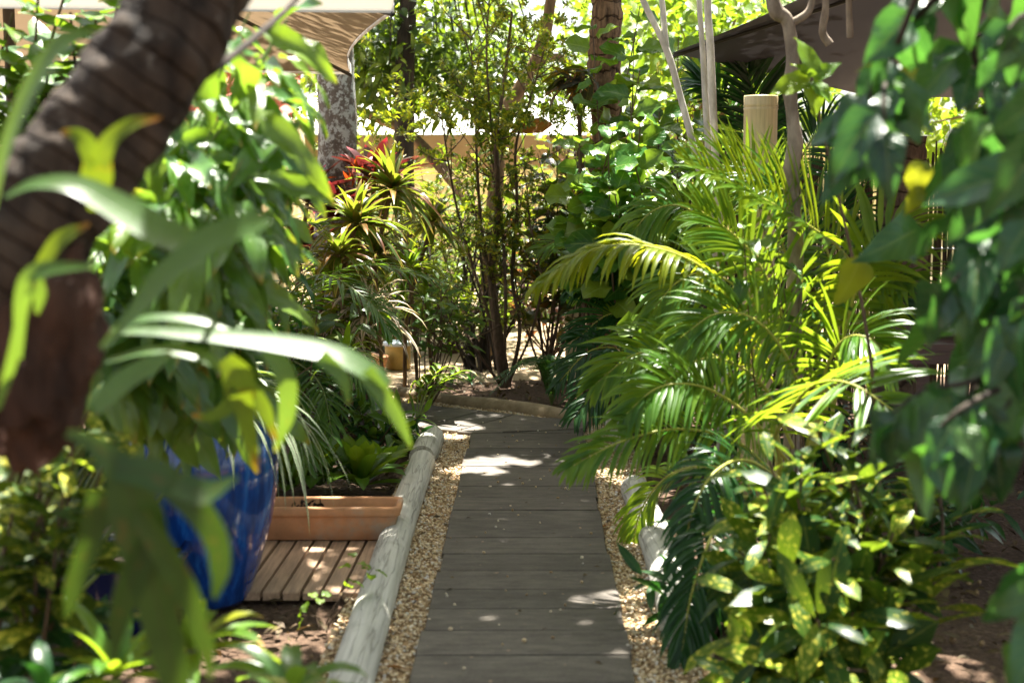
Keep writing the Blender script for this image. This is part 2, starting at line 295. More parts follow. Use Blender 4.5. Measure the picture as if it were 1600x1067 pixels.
M['drac'] = leaf_mat('dracaena_leaf', [(.07, .13, .025), (.12, .17, .03), (.27, .2, .03), (.17, .045, .03)], .38, .28, veins=0., ribs=.3, rib=(.3, .25, .1), tip=((.32, .2, .03), .82, 1.), edge=(.3, .1, .06))
M['var'] = leaf_mat('striped_leaf', [(.05, .16, .05), (.08, .2, .06)], .4, .35, veins=0., ribs=.3, rib=(.06, .15, .04), stripe=((.55, .6, .42), .2), tcol=(.5, .6, .2))
M['pinkvar'] = leaf_mat('cream_edged_leaf', [(.1, .17, .05), (.2, .22, .08)], .4, .33, veins=0., ribs=.2, stripe=((.65, .52, .42), .14), tcol=(.6, .5, .2), tip=((.4, .2, .05), .85, 1.))
M['lily'] = leaf_mat('lily_leaf', [(.1, .22, .02), (.18, .28, .02), (.3, .32, .02)], .42, .36, veins=0., ribs=.3, tip=((.4, .22, .04), .85, 1.))
M['lettuce'] = leaf_mat('fresh_green_leaf', [(.1, .26, .02), (.16, .32, .02), (.24, .36, .02)], .45, .34, veins=6.)
M['copper'] = leaf_mat('copperleaf', [(.016, .05, .018), (.025, .07, .02), (.09, .03, .025), (.3, .06, .02)], .32, .34, rib=(.2, .08, .05))
M['orange'] = leaf_mat('orange_dry_leaf', [(.5, .2, .015), (.45, .12, .01), (.5, .28, .02)], .35, .5, veins=5., tcol=(.7, .3, .02))
M['litter'] = leaf_mat('leaf_litter', [(.1, .055, .025), (.16, .09, .04), (.06, .035, .02), (.22, .15, .08)], .1, .7, veins=6., tcol=(.3, .15, .03))
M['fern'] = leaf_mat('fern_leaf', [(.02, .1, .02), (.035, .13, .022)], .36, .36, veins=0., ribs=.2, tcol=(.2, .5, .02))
M['yellow'] = leaf_mat('yellow_leaf', [(.22, .3, .02), (.1, .22, .02), (.16, .28, .02)], .5, .4, tcol=(.75, .68, .02))
#BARK
M['bark_dark'] = bark_mat('dark_fibrous_bark', (.004, .003, .0025), (.08, .057, .04), 19., .35, 1., rings=27, lichen=((.2, .18, .15), .6), rk_=.35)
M['bark_lichen'] = bark_mat('lichened_bark', (.1, .082, .066), (.22, .19, .155), 22., .5, .6, lichen=((.42, .44, .4), .46))
M['bark_black'] = bark_mat('blackish_bark', (.018, .014, .011), (.07, .054, .04), 24., .3, .7)
M['bark_tan'] = bark_mat('tan_bark', (.1, .06, .03), (.26, .17, .09), 20., .3, .4)
M['bark_grey'] = bark_mat('pale_grey_bark', (.4, .38, .34), (.7, .68, .62), 30., .4, .25)
M['bark_grey2'] = bark_mat('grey_brown_bark', (.13, .1, .075), (.34, .28, .22), 24., .4, .5)
M['bark_palm'] = bark_mat('ringed_palm_bark', (.07, .045, .028), (.22, .15, .1), 34., .25, .9, rings=11)
M['bark_broken'] = bark_mat('shaggy_palm_bark', (.04, .022, .012), (.28, .17, .09), 40., .16, 1., rings=9)
M['stem'] = bark_mat('brown_stem', (.06, .04, .026), (.17, .115, .075), 40., .3, .4)
M['gstem'] = plain('green_stem', (.12, .17, .04), .5, .3, 30.)
M['ystem'] = plain('yellow_green_stem', (.32, .32, .05), .45, .2, 30.)
M['shield'] = bark_mat('brown_shield_frond', (.006, .004, .003), (.085, .042, .026), 14., .22, 1., lichen=((.36, .24, .19), .6))
#HARD
def log_mat():
    m = NT('weathered_round_timber'); tc = m.n('ShaderNodeTexCoord'); mp = m.n('ShaderNodeMapping', {0: (tc, 'Object'), 3: (30, 1.1, 30)}); a = m.noise(mp, 1.6, 6., .6); mp2 = m.n('ShaderNodeMapping', {0: (tc, 'Object'), 3: (16, .9, 16)}); k = m.noise(mp2, 1.3, 3., .5); d = m.noise((tc, 'Object'), 5., 6., .65); sx = m.n('ShaderNodeSeparateXYZ', {0: (tc, 'Object')})
    c = (m.ramp((a, 0), [(.25, (.3, .29, .25)), (.5, (.48, .47, .41)), (.75, (.6, .585, .52))]), 0); crack = m.ss(m.math('ABSOLUTE', m.math('SUBTRACT', (k, 0), .5)), .0, .022)
    c = m.mix(m.math('MULTIPLY', m.ss((d, 0), .52, .75), .4), c, (.17, .17, .12, 1)); c = m.mix(m.math('MULTIPLY', m.math('SUBTRACT', 1., crack), .4), c, (.1, .09, .07, 1))
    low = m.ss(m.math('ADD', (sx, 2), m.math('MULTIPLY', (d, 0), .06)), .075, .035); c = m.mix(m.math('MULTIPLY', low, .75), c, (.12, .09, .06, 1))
    return m.done(m.bsdf(c, .85, .2, m.bump(m.math('ADD', m.math('MULTIPLY', crack, .8), (a, 0)), .6, .006)))
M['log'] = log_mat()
M['terracotta'] = plain('terracotta', (.54, .27, .13), .85, .22, 9., .25, .2, dirt=((.46, .34, .24), 5., .52))
M['deckwood'] = plain('oiled_deck_wood', (.36, .235, .145), .6, .35, 9., .25, .3, (9, .6, 9))
M['soil'] = plain('dark_potting_soil', (.03, .02, .014), .95, .5, 60., .9, .2, dist=.02)
M['bamboo'] = plain('dry_bamboo', (.52, .42, .22), .45, .22, 14., .1, .45, (6, 6, .35), dirt=((.28, .25, .1), 3., .55))
M['reed'] = plain('brown_reed', (.085, .056, .035), .8, .5, 30., .3, .25, (8, 8, .4))
M['wire'] = plain('grey_wire', (.35, .35, .36), .4, .1)
M['ochre'] = plain('ochre_glaze', (.42, .28, .07), .5, .2, 12., .1)
M['pale'] = plain('pale_blue_grey_lid', (.5, .58, .6), .5, .1)
M['char'] = cloth_mat('charcoal_canvas', (.125, .122, .148), (.05, .045, .045), .04)
M['beige'] = cloth_mat('beige_canvas', (.4, .33, .25), (.42, .3, .18), .1)
M['white'] = cloth_mat('white_canvas', (.8, .79, .76), (.6, .55, .45), .2)
M['alu'] = plain('dark_metal', (.06, .055, .05), .4, .1, metal_dummy=0) if False else plain('dark_metal', (.06, .055, .05), .4, .1)
M['creamwall'] = plain('cream_plaster', (.8, .68, .42), .9, .12, 3., .15)
M['tanwall'] = plain('tan_valance', (.24, .16, .08), .85, .1, 4., .05)
M['redroof'] = plain('red_roof_tiles', (.5, .09, .05), .7, .25, 8., .2)
M['sleeper'] = plain('dark_timber_wall', (.075, .058, .05), .85, .4, 10., .4, .2, (.6, 8, 8))
M['paint_white'] = plain('white_linen', (.82, .82, .82), .7, .05)
M['tablewood'] = plain('brown_table_wood', (.09, .05, .038), .5, .3, 12., .2, .4, (.6, 9, 9))
def blue_glaze():
    m = NT('cobalt_glaze'); tc = m.n('ShaderNodeTexCoord'); mp = m.n('ShaderNodeMapping', {0: (tc, 'Object'), 3: (1, 1, .12)}); a = m.noise(mp, 26., 5., .6); b = m.noise((tc, 'Object'), 3., 3.)
    col = (m.ramp((a, 0), [(.3, (.003, .022, .12)), (.55, (.005, .06, .29)), (.75, (.02, .16, .52))]), 0); col = m.mix(.5, col, (m.ramp((b, 0), [(.35, (.5, .5, .55)), (.65, (1, 1, 1))]), 0), 'MULTIPLY')
    return m.done(m.bsdf(col, .16, .5, m.bump((b, 0), .12, .01), Coat_Weight=.6, Coat_Roughness=.07))
M['blue'] = blue_glaze()
def navy_glaze():
    m = NT('navy_glaze'); tc = m.n('ShaderNodeTexCoord'); b = m.noise((tc, 'Object'), 4., 3.); return m.done(m.bsdf((m.ramp((b, 0), [(.3, (.003, .006, .03)), (.7, (.006, .014, .07))]), 0), .14, .5, None, Coat_Weight=.6))
M['navy'] = navy_glaze()
def ground_mat():
    m = NT('garden_soil'); tc = m.n('ShaderNodeTexCoord'); a = m.noise((tc, 'Object'), 1.6, 5.); b = m.noise((tc, 'Object'), 45., 8., .7); v = m.n('ShaderNodeTexVoronoi', {'Vector': (tc, 'Object'), 'Scale': 60.})
    c = (m.ramp((b, 0), [(.28, (.045, .03, .02)), (.55, (.14, .09, .06)), (.75, (.27, .19, .13))]), 0); c = m.mix(.7, c, (m.ramp((a, 0), [(.3, (.55, .52, .5)), (.7, (1, 1, 1))]), 0), 'MULTIPLY')
    return m.done(m.bsdf(c, .95, .15, m.bump(m.math('ADD', (b, 0), m.math('MULTIPLY', (v, 0), .6)), .9, .02)))
def sand_mat():
    m = NT('pale_sand'); tc = m.n('ShaderNodeTexCoord'); a = m.noise((tc, 'Object'), 2.2, 5.); b = m.noise((tc, 'Object'), 90., 6., .7)
    c = (m.ramp((b, 0), [(.3, (.28, .2, .12)), (.7, (.52, .41, .27))]), 0); c = m.mix(.6, c, (m.ramp((a, 0), [(.35, (.6, .55, .5)), (.6, (1, 1, 1))]), 0), 'MULTIPLY')
    return m.done(m.bsdf(c, .95, .15, m.bump((b, 0), .7, .015)))
def plank_mat():
    m = NT('weathered_path_plank'); geo = m.n('ShaderNodeNewGeometry'); tc = m.n('ShaderNodeTexCoord'); mp = m.n('ShaderNodeMapping', {0: (tc, 'Object'), 3: (1.3, 3.6, 1)})
    a = m.noise(mp, 7., 7., .68); b = m.noise((tc, 'Object'), 130., 4., .7); d = m.noise((tc, 'Object'), 2.3, 5., .6)
    c = (m.ramp((a, 0), [(.25, (.052, .044, .035)), (.5, (.1, .087, .071)), (.8, (.175, .153, .126))]), 0)
    c = m.mix(.45, c, (m.ramp((b, 0), [(.3, (.45, .45, .45)), (.65, (1.25, 1.25, 1.25))]), 0), 'MULTIPLY')
    c = m.mix(.75, c, (m.ramp((geo, 'Random Per Island'), [(0, (.62, .6, .57)), (1, (1.15, 1.12, 1.08))]), 0), 'MULTIPLY')
    c = m.mix(m.math('MULTIPLY', m.ss((d, 0), .5, .75), .4), c, (.17, .15, .12, 1)); sp = m.noise((tc, 'Object'), 38., 1.); c = m.mix(m.ss((sp, 0), .77, .8), c, (.3, .2, .13, 1))
    return m.done(m.bsdf(c, .72, .35, m.bump(m.math('ADD', (a, 0), m.math('MULTIPLY', (b, 0), .8)), .4, .006)))
def gravel_mat():
    m = NT('golden_gravel'); geo = m.n('ShaderNodeNewGeometry'); c = (m.ramp((geo, 'Random Per Island'), [(0, (.26, .16, .08)), (.25, (.52, .37, .2)), (.6, (.7, .54, .32)), (.85, (.8, .69, .5)), (1, (.62, .6, .56))]), 0)
    tc = m.n('ShaderNodeTexCoord'); b = m.noise((tc, 'Object'), 120., 3.); c = m.mix(.4, c, (m.ramp((b, 0), [(.3, (.5, .5, .5)), (.7, (1, 1, 1))]), 0), 'MULTIPLY'); return m.done(m.bsdf(c, .7, .3))
M['ground'] = ground_mat(); M['sand'] = sand_mat(); M['plank'] = plank_mat(); M['gravel'] = gravel_mat()
M['bed'] = plain('gravel_bed', (.28, .19, .1), .95, .5, 90., .9, .1, dist=.01)
exec_sections = True

# ------------------------------------------------------------------ leaf templates
T_ov = leaf_set(4, 1, nl=4, a=.55, b=.8, asp=.5, fold=.25, curl=.25, wave=.12)
T_small = leaf_set(3, 2, nl=2, a=.6, b=.7, asp=.42, fold=.3, curl=.2)
T_lance = leaf_set(4, 3, nl=4, a=.7, b=.9, asp=.3, fold=.3, curl=.35, wave=.1)
T_big = leaf_set(8, 4, nl=9, a=.8, b=.75, asp=.29, fold=.35, curl=.45, wave=.4, nw=4)
T_round = leaf_set(5, 5, nl=6, a=.4, b=.42, asp=.8, fold=.22, curl=.25, wave=.22, nw=4)
T_obov = leaf_set(4, 6, nl=5, a=.9, b=.45, asp=.34, fold=.35, curl=.25, wave=.08)
T_vine = leaf_set(6, 7, nl=7, a=.38, b=.85, asp=.66, fold=.3, curl=.35, wave=.22, nw=4)

# ================================================================== SETTING
def setting():
    r = rg(11)
    # ground sheet: fine near the camera, coarse to the horizon
    xs = np.concatenate([[-80, -30, -12, -7], np.arange(-4.5, 6.01, .12), [8, 14, 30, 80]]); ys = np.concatenate([[-30, -8, -1], np.arange(1.5, 12.01, .12), [14, 18, 26, 45, 120]])
    X, Y = np.meshgrid(xs, ys, indexing='xy'); Z = np.array([[.022*mnoise.noise(Vector((x*1.7, y*1.7, 0)))+.012*mnoise.noise(Vector((x*6, y*6, 3))) for x in xs] for y in ys])-.012
    b = MB(); b.add(np.stack([X, Y, Z], -1), quads(len(ys), len(xs))); tag(b.build('ground', M['ground']), kind='structure')
    b = MB(); pl = [(-9, 9.95), (-2.2, 10.0), (-.9, 10.25), (.3, 10.5), (1.2, 10.6), (6, 10.8), (12, 12), (12, 30), (-9, 30)]
    n = len(pl); v = np.array([(*p, .035) for p in pl]+[(*(np.array(p)*[1.02, 1]+[0, -.25 if i < 6 else 0]), -.03) for i, p in enumerate(pl)])
    b.add(v, [list(range(n))]); b.add(v, [[i, n+i, n+(i+1) % n, (i+1) % n] for i in range(n)])
    tag(b.build('sand_yard', M['sand'], smooth=False), kind='structure')
    # path of timber planks: straight run, corner, run turning left
    b = MB(); L0, L1 = G(648, 1060)[:2], G(735, 692)[:2]; R0, R1 = G(988, 1060)[:2], G(912, 690)[:2]
    dl, dr = (L1-L0)/(L1-L0)[1], (R1-R0)/(R1-R0)[1]
    l = lambda y: L0+dl*(y-L0[1]); rr = lambda y: R0+dr*(y-R0[1]); y = 1.6
    while y < 7.75:
        w = r.uniform(.225, .25); g = .0022
        dy = r.normal(0, .006, 4)*.6; e = r.normal(0, .004, 4)
        prism(b, [l(y+g)+[e[0], 0], rr(y+g)+[e[1], dy[1]], rr(y+w-g)+[e[1], dy[1]], l(y+w-g)+[e[0], 0]], -.03, .045+r.normal(0, .0012)); y += w
    ye = y; A = l(ye); Bq = rr(ye); u = nrm(np.array([-.86, .51])); vv = np.array([.51, .86])
    # planks of the turned run: each a strip perpendicular to u, clipped so that it starts at the corner
    S = A+np.array([.0, .03]); k = 0; wid = .66
    F0 = S+vv*wid
    prism(b, [A+[0, .006], Bq+[0, .006], Bq+[.0, .13], A+(Bq-A)*.42+[0, .03]], -.03, .044)
    s = 0.
    prism(b, [A+[.0, .012]+(Bq-A)*.36, A+(Bq-A)*.42+[0, .04], Bq+[0, .14], Bq+[-.0, .42], S+vv*wid+[.16, -.1]], -.03, .046) if False else None
    cuts = [-.62, -.38, -.14, .1, .34, .58, .82, 1.06, 1.3, 1.55, 1.8, 2.05, 2.3, 2.55]
    def clip(poly, p0, nn):
        out = []; m = len(poly)
        for i in range(m):
            a, c = np.asarray(poly[i], float), np.asarray(poly[(i+1) % m], float); da, dc = np.dot(a-p0, nn), np.dot(c-p0, nn)
            if da >= 0: out.append(a)
            if da*dc < 0: out.append(a+(c-a)*da/(da-dc))
        return out
    for a, c in zip(cuts[:-1], cuts[1:]):
        q = [S+u*(a+.002), S+u*(c-.002), S+u*(c-.002)+vv*wid, S+u*(a+.002)+vv*wid]
        q = clip(q, A+np.array([0, .02]), nrm(np.array([-(Bq+[0, .14]-A-[0, .02])[1], (Bq+[0, .14]-A-[0, .02])[0]]))); 
        if len(q) > 2: q = clip(q, Bq, nrm(np.array([-1., .12])))
        if len(q) > 2: prism(b, q, -.03, .045+r.normal(0, .002))
    tag(b.build('path', M['plank'], smooth=False), kind='structure')
    # gravel: bed plus loose stones, in strips beside the path and along the bend
    gl = [(2.0, -.2), (8.0, -.2)]
    b = MB(); segs = []
    lg = lambda y: G(*LOGC(y))[:2]
    ys = np.linspace(1.8, ye+.05, 30); strips = [[(l(t)-[.30, 0], l(t)+[.02, 0]) for t in ys], [(rr(t)-[.02, 0], rr(t)+[.26, 0]) for t in np.linspace(1.8, ye+.75, 34)]]
    tt = np.linspace(-.75, 2.4, 20); strips.append([(S+u*t+vv*(wid-.02), S+u*t+vv*(wid+.30)) for t in tt])
    strips.append([(A+u*t-[0, .0]+vv*(-.2), A+u*t+vv*.03) for t in np.linspace(0, .3, 4)])
    pos = []
    for s_ in strips:
        s_ = np.array(s_); v = np.concatenate([np.column_stack([s_[:, 0], np.full(len(s_), .016)]), np.column_stack([s_[:, 1], np.full(len(s_), .016)])]); n = len(s_)
        b.add(v, [[i, n+i, n+i+1, i+1] for i in range(n-1)], None, 1)
        area = np.linalg.norm(s_[1:, 0]-s_[:-1, 0], axis=1)*np.linalg.norm(s_[1:, 1]-s_[1:, 0], axis=1)
        for i, ar in enumerate(area):
            q = int(ar*7500); a_, b_ = r.random((q, 1)), r.random((q, 1))
            pp = (s_[i, 0]*(1-a_)+s_[i+1, 0]*a_)*(1-b_)+(s_[i, 1]*(1-a_)+s_[i+1, 1]*a_)*b_; pos.append(pp)
    pos = np.concatenate(pos); n = len(pos); ph = (1+5**.5)/2
    ico = nrm(np.array([[-1, ph, 0], [1, ph, 0], [-1, -ph, 0], [1, -ph, 0], [0, -1, ph], [0, 1, ph], [0, -1, -ph], [0, 1, -ph], [ph, 0, -1], [ph, 0, 1], [-ph, 0, -1], [-ph, 0, 1]], float))
    fi = np.array([[0,11,5],[0,5,1],[0,1,7],[0,7,10],[0,10,11],[1,5,9],[5,11,4],[11,10,2],[10,7,6],[7,1,8],[3,9,4],[3,4,2],[3,2,6],[3,6,8],[3,8,9],[4,9,5],[2,4,11],[6,2,10],[8,6,7],[9,8,1]])
    ex = np.column_stack([r.uniform(-.33, .48, 120), r.uniform(3.6, 8.4, 120)]); hz = np.concatenate([np.full(n, .018), np.full(120, .045)]); pos = np.concatenate([pos, ex]); n += 120
    s3 = r.uniform(.0035, .0085, (n, 1, 1))*r.uniform(.6, 1.2, (n, 1, 3)); an = r.uniform(0, 6.3, n); ca, sa = np.cos(an), np.sin(an)
    V = ico[None]*s3*(1+r.normal(0, .12, (n, 12, 1))); V = np.stack([V[..., 0]*ca[:, None]-V[..., 1]*sa[:, None], V[..., 0]*sa[:, None]+V[..., 1]*ca[:, None], V[..., 2]*.8], -1)
    V += np.column_stack([pos, hz+r.uniform(0, .006, n)])[:, None]; b.add(V, (fi[None]+(np.arange(n)*12)[:, None, None]).reshape(-1, 3), None, 0)
    tag(b.build('gravel', [M['gravel'], M['bed']], smooth=True), kind='stuff')
    # leaf litter and twigs on the beds
    b = MB(); n = 7500; x = r.uniform(-2.6, 3.6, n); yy = 2.4+7.8*r.random(n)**1.3
    keep = (x < -.55) | (x > .75) | (yy > 9.2); x, yy = x[keep], yy[keep]; n = len(x); az = r.uniform(0, 6.3, n)
    place(b, T_ov, np.column_stack([x, yy, r.uniform(.012, .03, n)]), np.column_stack([np.cos(az), np.sin(az), r.normal(0, .15, n)]), nrm(UP+r.normal(0, .3, (n, 3))), r.uniform(.015, .065, n), 0, 5)
    n = 46; y_ = r.uniform(3.6, 8.4, n); az = r.uniform(0, 6.3, n); place(b, T_small, np.column_stack([r.uniform(-.3, .45, n), y_, np.full(n, .05)]), np.column_stack([np.cos(az), np.sin(az), np.zeros(n)]), nrm(UP+r.normal(0, .2, (n, 3))), r.uniform(.01, .03, n), 0, 6)
    n = 260; q = r.random(n); y_ = r.uniform(3.6, 8.6, n); x_ = np.where(q < .5, -.36-.05*(8-y_)*0, .5)+r.normal(0, .08, n); az = r.uniform(0, 6.3, n); place(b, T_small, np.column_stack([x_, y_, np.full(n, .036)]), np.column_stack([np.cos(az), np.sin(az), r.normal(0, .15, n)]), nrm(UP+r.normal(0, .3, (n, 3))), r.uniform(.015, .045, n), 0, 7)
    tag(b.build('leaf_litter', M['litter']), kind='stuff')
    b = MB(); n = 900; x = r.uniform(-2.6, 3.6, n); yy = r.uniform(2.6, 10.6, n); keep = (x < -.6) | (x > .8) | (yy > 9.3); x, yy = x[keep], yy[keep]; n = len(x)
    s3 = r.uniform(.004, .016, (n, 1, 1))*r.uniform(.6, 1.2, (n, 1, 3)); V = ico[None]*s3*(1+r.normal(0, .15, (n, 12, 1)))+np.column_stack([x, yy, np.full(n, .006)])[:, None]
    b.add(V, (fi[None]+(np.arange(n)*12)[:, None, None]).reshape(-1, 3)); tag(b.build('soil_pebbles', M['bed']), kind='stuff')
def LOGC(y): return (600, 900)
setting()

# ================================================================== EDGING, POTS, DECK
def edging():
    z = .045
    def lg(name, label, pts, rad, seed):
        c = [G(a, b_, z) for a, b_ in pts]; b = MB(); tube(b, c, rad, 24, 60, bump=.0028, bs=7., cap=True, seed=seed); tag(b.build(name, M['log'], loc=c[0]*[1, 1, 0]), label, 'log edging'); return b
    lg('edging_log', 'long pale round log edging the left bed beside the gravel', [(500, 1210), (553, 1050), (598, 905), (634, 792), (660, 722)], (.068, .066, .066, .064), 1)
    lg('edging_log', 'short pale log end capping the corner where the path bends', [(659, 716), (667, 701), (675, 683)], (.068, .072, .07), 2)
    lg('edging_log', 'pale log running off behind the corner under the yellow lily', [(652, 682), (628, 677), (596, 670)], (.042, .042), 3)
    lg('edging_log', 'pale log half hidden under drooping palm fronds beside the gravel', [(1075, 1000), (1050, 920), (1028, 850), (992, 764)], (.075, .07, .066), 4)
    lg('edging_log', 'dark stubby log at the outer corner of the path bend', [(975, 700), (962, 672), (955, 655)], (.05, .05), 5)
    c = [G(a, b_, .03) for a, b_ in [(560, 606), (640, 618), (720, 630), (800, 639), (870, 650), (935, 661)]]; b = MB(); tube(b, c, (.05, .055, .05), 14, 50, bump=.008, bs=4., cap=True)
    tag(b.build('kerb_log', M['kerb'], loc=c[0]*[1, 1, 0]), 'low tan half-buried kerb curving round the outside of the bend', 'kerb')
M['kerb'] = bark_mat('tan_worn_kerb', (.2, .15, .09), (.36, .29, .19), 12., 1., .4)
edging()
def pots():
    c = G(318, 938); c = np.array([c[0], c[1], 0.005])
    t = thing('glazed_urn', 'tall cobalt blue glazed urn overflowing with striped strap leaves', 'plant pot', c)
    b = MB(); lathe(b, c, [(.02, .0), (.15, .0), (.165, .02), (.2, .12), (.245, .28), (.27, .42), (.275, .5), (.262, .58), (.225, .64), (.2, .665), (.2, .69), (.225, .705), (.235, .72), (.23, .735), (.21, .738), (.19, .72), (.185, .68)], 64); b.build('body', M['blue'], t)
    b = MB(); lathe(b, c, [(.19, .69), (.12, .7), (.001, .705)], 40); b.build('soil', M['soil'], t)
    c2 = np.array([*G(196, 985)[:2], .005]); t = thing('glazed_bowl', 'dark navy glazed pot with shiny rim in front of the blue urn', 'plant pot', c2)
    b = MB(); lathe(b, c2, [(.02, 0), (.13, 0), (.16, .05), (.2, .16), (.215, .24), (.225, .262), (.222, .275), (.205, .278), (.19, .25)], 56); b.build('body', M['navy'], t)
    b = MB(); lathe(b, c2, [(.196, .25), (.1, .258), (.001, .26)], 40); b.build('soil', M['soil'], t)
    # strappy plant in the urn
    top = c+[0, 0, .71]; t = thing('spider_plant', 'striped grass-like plant trailing over the blue urn rim', 'potted plant', top)
    b = MB(); rosette(b, top, 64, .52, .014, 2.4, (.35, 1.35), 3, fold=.4, k=10); rosette(b, top+[.1, .02, 0], 46, .62, .013, 3.0, (.15, 1.1), 4, fold=.4, k=10, tilt=(.6, .1)); b.build('leaves', M['var'], t)
    b = MB(); rosette(b, top+[.02, .02, 0], 34, .45, .02, 1.6, (.5, 1.4), 6, fold=.4); b.build('new_leaves', M['lime'], t)
    # small ochre pot far back
    c3 = np.array([*G(622, 584)[:2], .036]); t = thing('drum_pot', 'small ochre drum pot with pale rim on the sand', 'plant pot', c3)
    b = MB(); lathe(b, c3, [(.01, 0), (.088, 0), (.094, .02), (.097, .15), (.098, .18)], 40); b.build('body', M['ochre'], t)
    b = MB(); lathe(b, c3, [(.099, .18), (.108, .182), (.11, .205), (.1, .212), (.085, .206), (.001, .2)], 40); b.build('lid', M['pale'], t)
    c3 = np.array([*G(575, 590)[:2], .036]); t = thing('clay_bowl', 'low brown clay bowl beside the ochre drum pot', 'plant pot', c3)
    b = MB(); lathe(b, c3, [(.01, 0), (.1, 0), (.13, .04), (.15, .11), (.158, .125), (.14, .128), (.12, .1), (.001, .095)], 40); b.build('body', M['terracotta'], t)
pots()
def trough():
    yf = 5.53; x1 = -.447; x0 = -1.12; z0 = .045; z1 = .185; d = .2
    t = thing('window_box', 'long empty terracotta trough standing on wooden decking', 'planter', ((x0+x1)/2, yf+d/2, z0)); b = MB()
    def ring(i, z): # rounded rectangle
        a = np.linspace(0, 2*math.pi, 48, endpoint=False); cx, cy = (x0+x1)/2, yf+d/2; hx, hy = (x1-x0)/2-i, d/2-i; q = .028
        pts = []
        for sx, sy, a0 in ((1, 1, 0), (-1, 1, 90), (-1, -1, 180), (1, -1, 270)):
            for k in range(5):
                g = R(a0+k*22.5); pts.append((cx+sx*(hx-q)+q*math.cos(g), cy+sy*(hy-q)+q*math.sin(g), z))
        return pts
    lev = [(.035, z0), (.028, z0+.004), (.014, z1-.045), (.0125, z1-.041), (.001, z1-.036), (-.001, z1-.03), (-.003, z1-.008), (0, z1), (.014, z1+.001), (.019, z1-.006), (.026, z1-.05), (.03, z1-.075)]
    v = np.array([ring(i, z) for i, z in lev]); b.add(v, quads(len(lev), 20, True)); b.build('body', M['terracotta'], t)
    b = MB(); rr = ring(.028, z1-.06); b.add(rr, [list(range(20))]); 
    r = rg(4); pts = ellip(r, 300, (-.83, yf+d/2-.01, z1-.045), (.09, .055, .05)); place(b, T_small, pts, r.normal(size=(300, 3)), r.normal(size=(300, 3)), .03, 0); b.build('soil', M['soil'], t)
    # decking
    b = MB(); r = rg(8); x = -1.72; y0, y1 = 4.86, 6.0; sl = .0157
    t = thing('deck_mat', 'square of brown wooden deck slats under the terracotta trough', 'decking', (-1.1, 5.5, 0))
    while x < -.53:
        w = .066; h = .042+r.normal(0, .0015); dy = r.normal(0, .004)
        lim = -.4-.0157*0
        v = lambda q: q
        if x+w < -.51-.01*(5): pass
        prism(b, [(x+.004, y0+dy), (x+w-.004, y0+dy), (x+w-.004+.03, y1+dy), (x+.004+.03, y1+dy)], .012, h, bev=.004); x += w+.004
    b.build('slats', M['deckwood'], t, smooth=False)
    b = MB()
    for yy in (5.0, 5.4, 5.8): box(b, (-1.7, yy, -.01), (-.52, yy+.05, .0115))
    b.build('batten', M['deckwood'], t, smooth=False)
trough()

# ================================================================== STRUCTURES BEHIND
def umbrella(name, label, cv, apex, mat, ribmat, val, polebase, group=None, sc_=.05):
    t = thing(name, label, 'umbrella', (*polebase[:2], 0)); cv = np.asarray(cv, float); n = len(cv); apex = np.asarray(apex, float); b = MB()
    for i in range(n): # panel with scalloped edge and slight sag
        a, c = cv[i], cv[(i+1) % n]; k = 10; rows = []
        for j in range(k+1):
            s = j/k; row = []
            for m_ in range(k+1):
                q = m_/k; e = a*(1-q)+c*q; mid = (a+c)/2; e = e+(apex*[1, 1, 0]+[0, 0, e[2]]-e)*(sc_*4*q*(1-q)); p = e*(1-s)+apex*s; p = p-[0, 0, sc_*4*q*(1-q)*math.sin(math.pi*s)]; row.append(p)
            rows.append(row)
        b.add(np.array(rows), quads(k+1, k+1))
    cp = b.build('canopy', mat, t)
    if val:
        b = MB()
        for i in range(n):
            a, c = cv[i], cv[(i+1) % n]; k = 10; top = []; bot = []; ct = cv.mean(0)
            for m_ in range(k+1):
                q = m_/k; e = a*(1-q)+c*q; e = e+(apex*[1, 1, 0]+[0, 0, e[2]]-e)*(.05*4*q*(1-q)); o = nrm((e-ct)*[1, 1, 0]); top.append(e+[0, 0, val*.75]+o*.003); bot.append(e+[0, 0, -val*.25]+o*.004)
            V = np.array([bot, top]); b.add(V, quads(2, k+1)); 
        b.build('valance', M['white'], t)
    for i in range(n):
        b = MB(); a = cv[i]-[0, 0, .02]; tube(b, [a, apex-[0, 0, .06]], (.011, .014), 6, 6, mat=0); b.build('rib', ribmat, t)
    b = MB(); tube(b, [np.array([*polebase[:2], 0]), apex-[0, 0, .03]], .028, 12, 8); tube(b, [np.array([*polebase[:2], 0]), np.array([*polebase[:2], .06])], .25, 20, 4, cap=True); b.build('pole', ribmat, t)
    return t
